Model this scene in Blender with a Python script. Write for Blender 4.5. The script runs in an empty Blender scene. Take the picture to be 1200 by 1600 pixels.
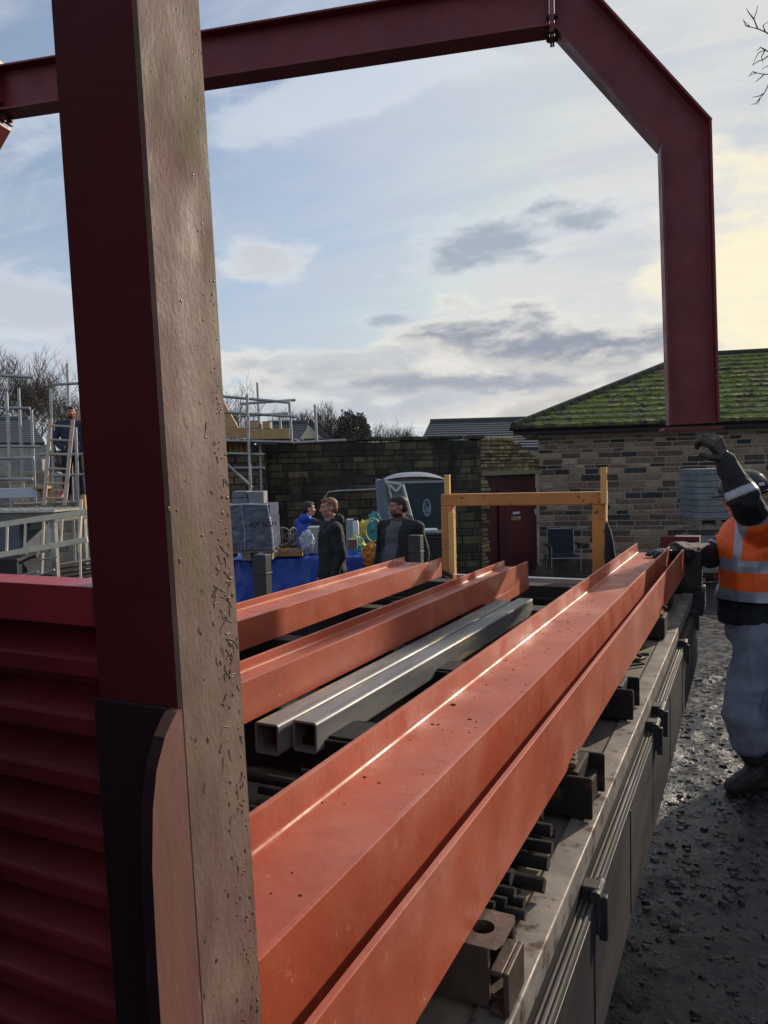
import bpy, bmesh, math, random
import numpy as np
from mathutils import Vector, Matrix, noise
from math import radians as R, sin, cos, tan, atan, pi
V = Vector
SC = bpy.context.scene
COL = SC.collection
rnd = random.Random(7)

# ---------------------------------------------------------------- camera
CAMZ, FPX = 1.9, 1200.0
pitch = atan((732 - 800) / FPX); yaw = atan((1172 - 600) / FPX); roll = .025
FW = V((-sin(yaw) * cos(pitch), cos(yaw) * cos(pitch), sin(pitch)))
R0 = V((cos(yaw), sin(yaw), 0)); U0 = R0.cross(FW)
RT = R0 * cos(roll) - U0 * sin(roll); UP = U0 * cos(roll) + R0 * sin(roll)
EYE = V((0, 0, CAMZ))
cam = bpy.data.objects.new('camera', bpy.data.cameras.new('camera')); COL.objects.link(cam)
m3 = Matrix((RT, UP, -FW)).transposed()
cam.matrix_world = Matrix.Translation(EYE) @ m3.to_4x4()
cam.data.sensor_fit = 'VERTICAL'; cam.data.sensor_height = 36; cam.data.lens = 36 * FPX / 1600
cam.data.clip_start = .02; cam.data.clip_end = 2000
SC.camera = cam
# ---------------------------------------------------------------- sun and sky
SUN_AZ, SUN_EL = 21.0, 22.0        # degrees from +Y towards +X
sd = V((sin(R(SUN_AZ)) * cos(R(SUN_EL)), cos(R(SUN_AZ)) * cos(R(SUN_EL)), sin(R(SUN_EL))))
sl = bpy.data.lights.new('sun', 'SUN'); sl.energy = 3.6; sl.angle = R(.6); sl.color = (1, .86, .70)
so = bpy.data.objects.new('sun', sl); COL.objects.link(so)
so.rotation_euler = (-sd).to_track_quat('-Z', 'Y').to_euler()
SC.view_settings.view_transform = 'Standard'; SC.view_settings.look = 'None'
SC.view_settings.exposure = .22; SC.view_settings.gamma = 1
SC.cycles.max_bounces = 6

def make_world():
    w = bpy.data.worlds.new('World'); SC.world = w; w.use_nodes = True
    nt = w.node_tree; nt.nodes.clear(); N = nt.nodes; L = nt.links
    def nd(t, **k):
        n = N.new(t)
        for a, b in k.items(): setattr(n, a, b)
        return n
    def mth(op, a, b=None, c=None, clamp=False):
        n = nd('ShaderNodeMath', operation=op, use_clamp=clamp)
        for i, x in enumerate((a, b, c)):
            if x is None: continue
            if isinstance(x, (int, float)): n.inputs[i].default_value = x
            else: L.new(x, n.inputs[i])
        return n.outputs[0]
    def dot(a, v):
        n = nd('ShaderNodeVectorMath', operation='DOT_PRODUCT'); L.new(a, n.inputs[0]); n.inputs[1].default_value = v
        return n.outputs['Value']
    def mix(f, a, b, bt='MIX'):
        n = nd('ShaderNodeMix', data_type='RGBA', blend_type=bt)
        if isinstance(f, (int, float)): n.inputs[0].default_value = f
        else: L.new(f, n.inputs[0])
        for i, x in ((6, a), (7, b)):
            if isinstance(x, tuple): n.inputs[i].default_value = (*x, 1)
            else: L.new(x, n.inputs[i])
        return n.outputs[2]
    def ramp(x, a, b, lo=0., hi=1., smooth=True):
        n = nd('ShaderNodeMapRange'); n.interpolation_type = 'SMOOTHSTEP' if smooth else 'LINEAR'
        L.new(x, n.inputs[0])
        for i, y in enumerate((a, b, lo, hi)): n.inputs[i + 1].default_value = y
        return n.outputs[0]
    sky = nd('ShaderNodeTexSky', sky_type='NISHITA', sun_disc=False)
    sky.sun_elevation = R(SUN_EL); sky.sun_rotation = R(SUN_AZ); sky.air_density = 1.0; sky.dust_density = 1.6; sky.ozone_density = 3.0
    tc = nd('ShaderNodeTexCoord'); D = tc.outputs['Generated']
    sep = nd('ShaderNodeSeparateXYZ'); L.new(D, sep.inputs[0]); dz = sep.outputs[2]
    zz = mth('ADD', mth('MAXIMUM', dz, 0.0), .10)
    cb = nd('ShaderNodeCombineXYZ')
    L.new(mth('DIVIDE', sep.outputs[0], zz), cb.inputs[0]); L.new(mth('DIVIDE', sep.outputs[1], zz), cb.inputs[1])
    def fbm(vec, scale, detail, rough, off=0., sc=(1, 1, 1), dist=0., rot=0.):
        mp = nd('ShaderNodeMapping'); L.new(vec, mp.inputs[0]); mp.inputs[1].default_value = (off, off * .7, off); mp.inputs[2].default_value = (0, 0, rot); mp.inputs[3].default_value = sc
        n = nd('ShaderNodeTexNoise'); L.new(mp.outputs[0], n.inputs['Vector'])
        n.inputs['Scale'].default_value = scale; n.inputs['Detail'].default_value = detail; n.inputs['Roughness'].default_value = rough; n.inputs['Distortion'].default_value = dist
        return n.outputs[0]
    P = cb.outputs[0]
    sunf = dot(D, tuple(sd))                                # closeness to the sun
    glow = ramp(sunf, .55, 1.0)
    base = nd('ShaderNodeVectorMath', operation='SCALE'); L.new(sky.outputs[0], base.inputs[0]); base.inputs[3].default_value = .11
    c = base.outputs[0]
    # thin high veil
    veil = fbm(P, .55, 7, .62, 3.1, (1, 2.6, 1), .6, .5)
    veil2 = fbm(P, 1.5, 5, .6, 9.1, (1, 2.2, 1), .2, .7)
    vf = ramp(mth('ADD', mth('MULTIPLY', veil, .7), mth('MULTIPLY', veil2, .3)), .34, .72)
    side = ramp(dot(D, tuple(RT)), -.45, .45, .12, 1.0)
    veilcol = mix(glow, (.54, .60, .69), (.72, .71, .69))
    c = mix(mth('MULTIPLY', mth('MULTIPLY', vf, side), .9), c, veilcol)
    low = ramp(dz, .0, .42, .72, .22)
    c = mix(low, c, mix(glow, (.50, .56, .64), (.86, .78, .65)))
    c = mix(1.0, c, (.62, .625, .615), 'DARKEN')
    st_ = fbm(P, 1.1, 7, .62, 21., (1, 3.2, 1), .5, .9)
    c = mix(ramp(st_, .42, .64, 0, .65), c, (.47, .52, .60))
    # placed clouds: (px, py, half width, half height, tilt, amount, dark colour, lit colour)
    D3 = fbm(D, 7.0, 7, .60, 1.7, (1, 1, 2.6), .25)
    D4 = fbm(D, 17.0, 5, .6, 4.2, (1, 1, 2.2))
    wob = mth('ADD', mth('MULTIPLY', D3, .72), mth('MULTIPLY', D4, .28))
    def cloud(c, px, py, hw, hh, tilt, amt, col, edge, thr=.5):
        r = (FW + RT * (px - 600) / FPX - UP * (py - 800) / FPX).normalized()
        h = r.cross(V((0, 0, 1))).normalized(); v = h.cross(r)
        h2 = h * cos(tilt) + v * sin(tilt); v2 = v * cos(tilt) - h * sin(tilt)
        dd = mth('MAXIMUM', dot(D, tuple(r)), .05)
        a = mth('DIVIDE', mth('DIVIDE', dot(D, tuple(h2)), dd), hw / FPX)
        b = mth('DIVIDE', mth('DIVIDE', dot(D, tuple(v2)), dd), hh / FPX)
        e = mth('SUBTRACT', 1.0, mth('SQRT', mth('ADD', mth('MULTIPLY', a, a), mth('MULTIPLY', b, b))))
        s = mth('ADD', mth('MULTIPLY', e, 1.0), mth('MULTIPLY', mth('SUBTRACT', wob, thr), 3.0))
        f1 = ramp(s, -.10, .38, 0, amt * .75); f2 = ramp(s, .15, .70, 0, amt)
        c = mix(f1, c, edge)
        return mix(f2, c, col)
    warm = (.74, .71, .65)
    for a in ((1190, 440, 170, 200, 0, .75, (.90, .80, .56), (.82, .77, .63)),
              (790, 370, 210, 55, .14, .85, (.30, .35, .42), (.62, .66, .70)),
              (610, 500, 90, 17, .08, .80, (.33, .38, .46), (.58, .62, .68)),
              (835, 556, 270, 88, -.10, 1., (.27, .30, .36), warm),
              (660, 605, 400, 62, -.02, .95, (.32, .35, .41), warm),
              (560, 565, 190, 30, .02, .60, (.40, .44, .50), warm),
              (405, 405, 85, 38, .0, .80, (.50, .52, .56), (.68, .69, .70)),
              (60, 480, 150, 45, .0, .75, (.46, .49, .56), (.62, .64, .68)),
              (450, 640, 500, 38, .0, .75, (.42, .46, .52), (.66, .66, .66)),
              (190, 150, 160, 50, .3, .5, (.46, .52, .62), (.60, .65, .72)), (560, 140, 260, 40, .25, .5, (.52, .57, .66), (.68, .71, .76)), (980, 640, 300, 40, 0, .7, (.42, .42, .42), (.78, .72, .62)),
              (30, 590, 230, 60, .0, .7, (.44, .48, .56), (.62, .64, .68))):
        c = cloud(c, *a)
    below = ramp(dz, -.03, 0.0)
    c = mix(below, (.20, .19, .18), c)
    bg = nd('ShaderNodeBackground'); L.new(c, bg.inputs[0]); bg.inputs[1].default_value = 1.0
    out = nd('ShaderNodeOutputWorld'); L.new(bg.outputs[0], out.inputs[0])
make_world()

# ---------------------------------------------------------------- pixel -> place helpers
def ray(px, py): return FW + RT * ((px - 600) / FPX) - UP * ((py - 800) / FPX)
def at(px, py, d): return EYE + ray(px, py) * d
def atz(px, py, z): r = ray(px, py); return EYE + r * ((z - CAMZ) / r.z)
def aty(px, py, y): r = ray(px, py); return EYE + r * (y / r.y)
def atx(px, py, x): r = ray(px, py); return EYE + r * (x / r.x)
def onplane(px, py, p, n): r = ray(px, py); return EYE + r * ((p - EYE).dot(n) / r.dot(n))
FH = V((-sin(yaw), cos(yaw), 0)); Z = V((0, 0, 1)); X = V((1, 0, 0)); Y = V((0, 1, 0))
def ground_z(p):
    d = (V(p) - EYE).dot(FH); t = min(max((d - 5.2) / 7.0, 0), 1); t = t * t * (3 - 2 * t)
    return -.33 * t

# ---------------------------------------------------------------- materials
MATS = {}
def mat(name, c, c2=None, scale=6., rough=.6, metal=0., bump=0., bscale=40., mixlo=.35, mixhi=.65, r2=None,
        spots=None, attr=False, stretch=(1, 1, 1), coat=0., spec=.5, detail=6, layers=()):
    if name in MATS: return MATS[name]
    m = bpy.data.materials.new(name); m.use_nodes = True; nt = m.node_tree; N = nt.nodes; L = nt.links
    b = N['Principled BSDF']; b.inputs['Roughness'].default_value = rough; b.inputs['Metallic'].default_value = metal
    b.inputs['Specular IOR Level'].default_value = spec
    if coat: b.inputs['Coat Weight'].default_value = coat; b.inputs['Coat Roughness'].default_value = .25
    tc = N.new('ShaderNodeTexCoord'); mp = N.new('ShaderNodeMapping'); L.new(tc.outputs['Object'], mp.inputs[0]); mp.inputs[3].default_value = stretch
    def noise_(s, det=detail, ro=.6):
        n = N.new('ShaderNodeTexNoise'); L.new(mp.outputs[0], n.inputs['Vector']); n.inputs['Scale'].default_value = s; n.inputs['Detail'].default_value = det; n.inputs['Roughness'].default_value = ro
        return n.outputs[0]
    def rng(x, a, b_, lo=0., hi=1.):
        n = N.new('ShaderNodeMapRange'); L.new(x, n.inputs[0])
        for i, y in enumerate((a, b_, lo, hi)): n.inputs[i + 1].default_value = y
        return n.outputs[0]
    def mix(f, a, b_, bt='MIX'):
        n = N.new('ShaderNodeMix'); n.data_type = 'RGBA'; n.blend_type = bt
        if isinstance(f, float): n.inputs[0].default_value = f
        else: L.new(f, n.inputs[0])
        for i, x in ((6, a), (7, b_)):
            if isinstance(x, tuple): n.inputs[i].default_value = (*x, 1)
            else: L.new(x, n.inputs[i])
        return n.outputs[2]
    n1 = noise_(scale)
    f = rng(n1, mixlo, mixhi)
    if attr:
        a = N.new('ShaderNodeVertexColor'); a.layer_name = 'Col'
        col = mix(f, a.outputs[0], mix(1.0, a.outputs[0], c, 'MULTIPLY'))
        if c2: col = mix(rng(noise_(scale * .35), .5, .72), col, c2)
    else:
        col = mix(f, c, c2 or tuple(x * .75 for x in c))
    for (sc, lo, hi, cc) in ((spots,) if spots else ()) + tuple(layers):
        col = mix(rng(noise_(sc), lo, hi), col, cc)
    L.new(col, b.inputs['Base Color'])
    if r2 is not None: L.new(rng(noise_(scale * 1.7), .35, .65, rough, r2), b.inputs['Roughness'])
    if bump:
        bp = N.new('ShaderNodeBump'); bp.inputs['Strength'].default_value = 1; bp.inputs['Distance'].default_value = bump
        L.new(noise_(bscale), bp.inputs['Height']); L.new(bp.outputs[0], b.inputs['Normal'])
    MATS[name] = m; return m

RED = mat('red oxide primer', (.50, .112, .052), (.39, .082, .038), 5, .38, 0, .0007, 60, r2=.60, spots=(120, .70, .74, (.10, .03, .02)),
          layers=((2.2, .52, .70, (.54, .19, .12)), (9, .62, .80, (.30, .065, .04)), (34, .67, .71, (.56, .25, .17)), (4, .60, .72, (.40, .085, .045))))
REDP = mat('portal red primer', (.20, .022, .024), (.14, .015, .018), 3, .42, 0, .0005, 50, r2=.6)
REDD = mat('shade toned red primer', (.135, .014, .017), (.10, .010, .014), 3, .42, 0, .0005, 50, r2=.6)  # same primer as the portal, with shade put into a darker tone
REDH = mat('headboard red paint', (.28, .032, .045), (.17, .020, .028), 4, .32, 0, .0008, 70, r2=.6, spots=(14, .62, .75, (.09, .02, .02)))
POSTM = mat('dirty brown paint', (.225, .145, .108), (.145, .082, .056), 9, .60, 0, .0007, 260, r2=.85, stretch=(1, 1, .5), mixlo=.42, mixhi=.58,
            layers=((4.3, .47, .57, (.125, .044, .036)), (6.1, .53, .62, (.125, .085, .040)), (40, .60, .68, (.20, .115, .07)), (90, .64, .68, (.05, .028, .02)), (210, .70, .74, (.30, .20, .12))))
RUST = mat('rusty dark steel', (.022, .014, .011), (.009, .007, .006), 9, .75, .3, .002, 60, spots=(20, .6, .72, (.14, .06, .03)))
BLACKST = mat('black greasy steel', (.018, .017, .018), (.04, .034, .03), 12, .6, .2, .002, 50)
GALV = mat('galvanised tube', (.42, .42, .42), (.30, .30, .30), 8, .45, .7, .0004, 80)
SHS = mat('bare steel with mill scale', (.34, .34, .325), (.17, .172, .175), 10, .45, .45, .0006, 90, r2=.55, stretch=(1, .12, 1), spots=(26, .56, .66, (.42, .35, .20)))
ALU = mat('weathered aluminium', (.17, .155, .14), (.07, .065, .06), 6, .52, .4, .0006, 60, r2=.6, stretch=(1, .25, 1), spots=(9, .6, .75, (.12, .10, .085)))
PANEL = mat('grey painted dropside', (.050, .046, .048), (.024, .023, .026), 3, .45, .2, .0006, 60, r2=.65, stretch=(1, .3, 1), spots=(7, .52, .70, (.075, .058, .045)))
DECK = mat('worn deck board', (.20, .155, .115), (.10, .08, .065), 5, .6, 0, .001, 90, r2=.8, stretch=(1, .4, 1), spots=(3.5, .56, .66, (.34, .29, .18)))
TIMBER = mat('sawn pine', (.50, .32, .15), (.38, .23, .10), 6, .75, 0, .001, 80, stretch=(1, 1, .2))
TIMBERG = mat('weathered timber', (.26, .21, .16), (.17, .14, .11), 6, .8, 0, .001, 80)
OLDWOOD = mat('dark wet wood', (.030, .021, .017), (.014, .010, .009), 8, .75, 0, .003, 40)
ORANGE = mat('chipped orange paint', (.64, .27, .07), (.50, .19, .05), 4, .42, 0, .0012, 60, layers=((16, .63, .66, (.09, .04, .025)), (50, .64, .68, (.13, .06, .03)), (4, .62, .68, (.42, .14, .04))))
YPOST = mat('pale yellow timber', (.80, .48, .16), (.66, .38, .12), 6, .7, 0, .001, 70, stretch=(1, 1, .15))
STONE = mat('wall stone', (.72, .66, .62), None, 14, .85, 0, .008, 30, attr=True, detail=5)
STONEM = mat('mossy old stone', (.60, .56, .50), (.045, .050, .022), 9, .9, 0, .012, 22, attr=True, detail=5, stretch=(1, 1, .25), layers=((2.6, .50, .62, (.018, .018, .014)),))
MORTAR = mat('lime mortar', (.40, .34, .28), (.30, .25, .20), 8, .9, 0, .003, 50)
MORTARD = mat('dark old mortar', (.07, .06, .042), (.035, .032, .024), 4, .9, 0, .004, 30)
MOSS = mat('mossy roof tile', (.21, .225, .055), (.10, .088, .058), 5, .95, 0, .02, 28, mixlo=.48, mixhi=.60, layers=((2.2, .58, .68, (.035, .032, .028)), (22, .6, .7, (.20, .25, .05))))
SLATE = mat('slate', (.06, .062, .072), (.04, .042, .05), 7, .6, 0, .004, 30)
MAROON = mat('maroon door paint', (.085, .012, .016), (.06, .01, .014), 2, .35)
DARKFASCIA = mat('dark fascia', (.02, .016, .016), None, 4, .6)
BLUETARP = mat('blue tarpaulin', (.020, .085, .46), (.014, .055, .34), 3, .34, 0, .004, 18, r2=.5)
SKIN = mat('skin', (.52, .27, .20), (.46, .22, .16), 12, .5)
SKINR = mat('ruddy skin', (.46, .20, .15), (.42, .17, .12), 12, .5)
BEARD = mat('stubble', (.10, .055, .04), None, 30, .8)
EYED = mat('dark eye', (.03, .02, .02), None, 10, .3)
LIPM = mat('lips', (.40, .13, .11), None, 10, .5)
GINGER = mat('ginger hair', (.24, .105, .045), (.15, .06, .028), 60, .6, 0, .003, 120)
DHAIR = mat('dark hair', (.035, .02, .014), None, 60, .6, 0, .003, 120)
BLACKC = mat('black cloth', (.010, .010, .013), (.018, .018, .022), 9, .8, 0, .002, 60)
NAVYC = mat('navy cloth', (.018, .022, .045), (.03, .035, .065), 9, .8, 0, .002, 60)
GREYC = mat('grey hoodie cloth', (.11, .11, .125), (.08, .08, .095), 9, .9, 0, .002, 80)
BLUEC = mat('blue jacket cloth', (.012, .07, .46), (.012, .05, .32), 9, .6, 0, .002, 60)
TROU = mat('blue grey work trousers', (.27, .28, .35), (.19, .20, .26), 7, .85, 0, .003, 40, spots=(3, .6, .75, (.085, .075, .07)))
HIVIS = mat('high visibility orange', (1.0, .145, .014), (1.0, .11, .010), 6, .6, 0, .002, 40)
REFL = mat('reflective tape', (.42, .42, .46), (.34, .34, .38), 9, .45, .3, .0005, 300)
GLOVE = mat('dirty work glove', (.055, .042, .032), (.03, .024, .02), 22, .55, 0, .002, 90)
GLOVEN = mat('dark nitrile glove', (.018, .022, .034), (.03, .034, .045), 22, .42, 0, .002, 90)
CUFFM = mat('tan glove cuff', (.38, .26, .16), None, 20, .8)
HELM = mat('dark helmet shell', (.018, .020, .028), (.025, .026, .034), 5, .38)
STICK = mat('white sticker', (.7, .7, .72), None, 5, .5)
BOOT = mat('muddy black boot', (.018, .015, .014), (.05, .042, .036), 14, .6, 0, .003, 50)
PLAST = mat('pale grey plastic', (.30, .33, .35), (.23, .26, .28), 5, .5)
LOO = mat('dark teal plastic', (.018, .045, .06), (.012, .03, .042), 3, .4)
DGREY = mat('dark grey plastic', (.03, .032, .036), None, 5, .5)
WRAP = mat('cloudy shrink wrap', (.13, .145, .19), (.09, .10, .135), 5, .28, 0, .006, 14, spots=(5, .6, .7, (.22, .24, .30)))
WRAPW = mat('white crinkled wrap', (.62, .66, .74), (.40, .45, .55), 16, .3, 0, .01, 26)
CONC = mat('concrete block', (.30, .29, .28), (.22, .215, .21), 7, .9, 0, .003, 60)
SLABM = mat('grey paving slab', (.22, .23, .235), (.16, .17, .18), 5, .75, 0, .002, 60)
NAVYP = mat('navy chair fabric', (.018, .023, .034), None, 8, .7)
YELL = mat('yellow sacking', (.62, .50, .06), (.50, .36, .04), 8, .6, 0, .004, 25)
TEAL = mat('teal sacking', (.05, .26, .30), (.03, .16, .20), 8, .6, 0, .006, 25)
ORSACK = mat('orange sack', (.70, .26, .03), (.48, .14, .02), 6, .5, 0, .006, 20)
WHITEP = mat('white painted frame', (.60, .62, .64), None, 6, .4)
PANE = mat('wrapped pane', (.05, .08, .13), (.10, .13, .17), 4, .15, 0, .003, 14)
BARK = mat('winter bark', (.085, .065, .052), (.05, .04, .034), 9, .9)
TWIG = mat('winter twigs', (.085, .066, .052), (.055, .044, .037), 9, .9)
EVER = mat('brown green foliage', (.085, .075, .05), (.11, .08, .06), 1.2, .9)
OSB = mat('new plywood', (.55, .36, .18), (.42, .26, .12), 5, .8, 0, .002, 30)
TANB = mat('tan stone block', (.42, .33, .23), (.32, .25, .17), 5, .9, 0, .004, 40)
INSUL = mat('pale foil board', (.55, .58, .62), (.48, .52, .58), 4, .5)
CHEQ = mat('chequer plate', (.52, .50, .44), (.36, .345, .30), 9, .4, .6, .0015, 90)
RUBBER = mat('tyre rubber', (.015, .015, .016), None, 8, .8)

# ---------------------------------------------------------------- mesh collector
class G:
    def __init__(s): s.v = []; s.f = []; s.m = []; s.c = []; s.sm = []
    def add(s, vs, fs, mi=0, col=None, smooth=False):
        o = len(s.v); s.v += [V(p) for p in vs]
        for f in fs: s.f.append([i + o for i in f]); s.m.append(mi); s.c.append(col or (.5, .5, .5)); s.sm.append(smooth)
        return s
    def box(s, lo, hi, mi=0, col=None):
        c = (V(lo) + V(hi)) / 2; h = (V(hi) - V(lo)) / 2
        return s.ob(c, X * h.x, Y * h.y, Z * h.z, mi, col)
    def ob(s, c, a, b, d, mi=0, col=None):
        c, a, b, d = V(c), V(a), V(b), V(d)
        if a.cross(b).dot(d) < 0: a = -a
        vs = [c - a - b - d, c + a - b - d, c + a + b - d, c - a + b - d, c - a - b + d, c + a - b + d, c + a + b + d, c - a + b + d]
        return s.add(vs, [(3, 2, 1, 0), (4, 5, 6, 7), (0, 1, 5, 4), (1, 2, 6, 5), (2, 3, 7, 6), (3, 0, 4, 7)], mi, col)
    def bar(s, p, q, w, t, up=Z, mi=0, col=None):
        p, q = V(p), V(q); d = (q - p); l = d.length; d.normalize()
        a = d.cross(up)
        if a.length < 1e-3: a = d.cross(X)
        a.normalize(); b = d.cross(a).normalized()
        return s.ob((p + q) / 2, d * l / 2, a * w / 2, b * t / 2, mi, col)
    def prism(s, pts, ext, mi=0, col=None):
        pts = [V(p) for p in pts]; e = V(ext); n = len(pts)
        nrm = V((0, 0, 0))
        for i in range(n): nrm += (pts[i] - pts[0]).cross(pts[(i + 1) % n] - pts[0])
        if nrm.dot(e) > 0: pts = pts[::-1]
        vs = pts + [p + e for p in pts]
        fs = [list(range(n)), list(range(2 * n - 1, n - 1, -1))] + [(i, i + n, (i + 1) % n + n, (i + 1) % n)[::-1][::-1] for i in range(n)]
        return s.add(vs, fs, mi, col)
    def tube(s, path, r, n=8, mi=0, cap=True, col=None, smooth=True):
        path = [V(p) for p in path]; rs = r if isinstance(r, (list, tuple)) else [r] * len(path)
        rings = []; prev = None
        for i, p in enumerate(path):
            d = (path[min(i + 1, len(path) - 1)] - path[max(i - 1, 0)]).normalized()
            if prev is None:
                a = d.cross(Z) if abs(d.z) < .9 else d.cross(X)
            else: a = prev - d * prev.dot(d)
            a.normalize(); prev = a; b = d.cross(a)
            rings.append([p + (a * cos(2 * pi * k / n) + b * sin(2 * pi * k / n)) * rs[i] for k in range(n)])
        vs = [q for rg in rings for q in rg]; fs = []
        for i in range(len(path) - 1):
            for k in range(n): fs.append((i * n + k, i * n + (k + 1) % n, (i + 1) * n + (k + 1) % n, (i + 1) * n + k))
        s.add(vs, fs, mi, col, smooth)
        if cap: s.add(rings[0], [list(range(n))[::-1]], mi, col); s.add(rings[-1], [list(range(n))], mi, col)
        return s
    def ell(s, c, ax, n=12, mi=0, col=None):
        bm = bmesh.new(); bmesh.ops.create_icosphere(bm, subdivisions=2, radius=1)
        vs = [V(c) + V(ax[0]) * v.co.x + V(ax[1]) * v.co.y + V(ax[2]) * v.co.z for v in bm.verts]
        fs = [[v.index for v in f.verts] for f in bm.faces]; bm.free()
        return s.add(vs, fs, mi, col, True)

def wloc(o):
    p = V((0, 0, 0))
    while o is not None: p += o.location; o = o.parent
    return p
def build(name, g, mats, parent=None, bevel=0., origin=None):
    me = bpy.data.meshes.new(name)
    org = origin if origin is not None else (wloc(parent) if parent is not None else V((0, 0, 0)))
    me.from_pydata([tuple(p - org) for p in g.v], [], g.f)
    mats = mats if isinstance(mats, (list, tuple)) else [mats]
    for m in mats: me.materials.append(m)
    me.polygons.foreach_set('material_index', g.m); me.polygons.foreach_set('use_smooth', g.sm)
    ca = me.color_attributes.new('Col', 'FLOAT_COLOR', 'CORNER')
    arr = []
    for f, c in zip(g.f, g.c): arr += [c[0], c[1], c[2], 1.0] * len(f)
    ca.data.foreach_set('color', arr)
    me.validate()
    bm = bmesh.new(); bm.from_mesh(me); bmesh.ops.recalc_face_normals(bm, faces=bm.faces); bm.to_mesh(me); bm.free()
    me.update()
    o = bpy.data.objects.new(name, me); COL.objects.link(o)
    if parent is not None: o.parent = parent
    elif origin is not None: o.location = org
    if bevel:
        md = o.modifiers.new('bevel', 'BEVEL'); md.width = bevel; md.segments = 2; md.limit_method = 'ANGLE'; md.angle_limit = R(35)
    return o
def tag(o, label, cat, group=None, kind=None):
    if label: o['label'] = label
    if cat: o['category'] = cat
    if group: o['group'] = group
    if kind: o['kind'] = kind
    return o
def thing(name, label, cat, loc=(0, 0, 0), group=None):
    o = bpy.data.objects.new(name, None); COL.objects.link(o); o.location = V(loc); o.empty_display_size = .1
    return tag(o, label, cat, group)
def struct(o): o['kind'] = 'structure'; return o
def copy_tree(o, loc, label=None, rotz=0):
    c = o.copy(); COL.objects.link(c); c.location = V(loc); c.rotation_euler = (0, 0, rotz)
    if label: c['label'] = label
    for ch in list(o.children):
        d = ch.copy(); COL.objects.link(d); d.parent = c
        for g2 in ch.children: e = g2.copy(); COL.objects.link(e); e.parent = d
    return c

# ---------------------------------------------------------------- steel sections
def isection(g, p0, p1, U, W, D, B, tf, tw, n0=None, n1=None, r=.008, mi=0, wo=0.):
    """I section: U = direction across the flanges (depth D), W = direction of the flange width B"""
    p0, p1, U, W = V(p0), V(p1), V(U).normalized(), V(W).normalized(); ax = (p1 - p0).normalized()
    h = D / 2; b = B / 2; w = tw / 2; pr = []
    def q(u, v): pr.append((u, v))
    
    def fil(cu, cv, a0):
        for k in range(4): a = a0 - k * pi / 6; q(cu + r * cos(a), cv + r * sin(a))
    q(-h, -b); q(-h, b); q(-h + tf, b)
    for k in range(4): a = pi - 0 + k * pi / 6; q(-h + tf + r + r * cos(a), wo + w + r + r * sin(a))
    for k in range(4): a = 1.5 * pi + k * pi / 6; q(h - tf - r + r * cos(a), wo + w + r + r * sin(a))
    q(h - tf, b); q(h, b); q(h, -b); q(h - tf, -b)
    for k in range(4): a = 0 + k * pi / 6; q(h - tf - r + r * cos(a), wo - w - r + r * sin(a))
    for k in range(4): a = .5 * pi + k * pi / 6; q(-h + tf + r + r * cos(a), wo - w - r + r * sin(a))
    q(-h + tf, -b)
    def ring(p, n):
        out = []
        for u, v in pr:
            x = p + U * u + W * v
            if n is not None: n_ = V(n); x = x + ax * ((p - x).dot(n_) / ax.dot(n_))
            out.append(x)
        return out
    a = ring(p0, n0); c = ring(p1, n1); n = len(pr)
    g.add(a + c, [(i, (i + 1) % n, (i + 1) % n + n, i + n) for i in range(n)], mi)
    # end caps as three quads each (flange, web, flange)
    L1 = [0, 1, 2, n - 1]; L2 = [11, 12, 13, 14]
    web = [3, 4, 5, 6, 7, 8, 9, 10, 15, 16, 17, 18, 19, 20, 21, 22]
    for rr in (a, c):
        for idx in (L1, L2): g.add([rr[i] for i in idx], [range(len(idx))], mi)
        g.add([rr[i] for i in (2, 3, 22, n - 1)], [(0, 1, 2, 3)], mi); g.add([rr[i] for i in web], [range(16)], mi); g.add([rr[i] for i in (10, 11, 14, 15)], [(0, 1, 2, 3)], mi)
    return g
def rhs(g, p0, p1, w, h, t, r=.008, mi=0):
    """hollow box section along p0-p1, w across, h tall"""
    p0, p1 = V(p0), V(p1); ax = (p1 - p0).normalized(); a = ax.cross(Z).normalized(); b = a.cross(ax)
    def prof(w, h, r):
        out = []
        for sx, sz, a0 in ((1, 1, 0), (-1, 1, 90), (-1, -1, 180), (1, -1, 270)):
            for k in range(5):
                an = R(a0 + k * 22.5); out.append((sx * (w / 2 - r) + r * cos(an), sz * (h / 2 - r) + r * sin(an)))
        return out
    o = prof(w, h, r); i = prof(w - 2 * t, h - 2 * t, max(r - t, .002)); n = len(o)
    pts = [[p + a * u + b * v for u, v in pr] for p in (p0, p1) for pr in (o, i)]
    vs = sum(pts, []); O0, I0, O1, I1 = 0, n, 2 * n, 3 * n; fs = []
    for k in range(n):
        j = (k + 1) % n
        fs += [(O0 + k, O0 + j, O1 + j, O1 + k), (I0 + j, I0 + k, I1 + k, I1 + j), (O0 + j, O0 + k, I0 + k, I0 + j), (O1 + k, O1 + j, I1 + j, I1 + k)]
    return g.add(vs, fs, mi)

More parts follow.
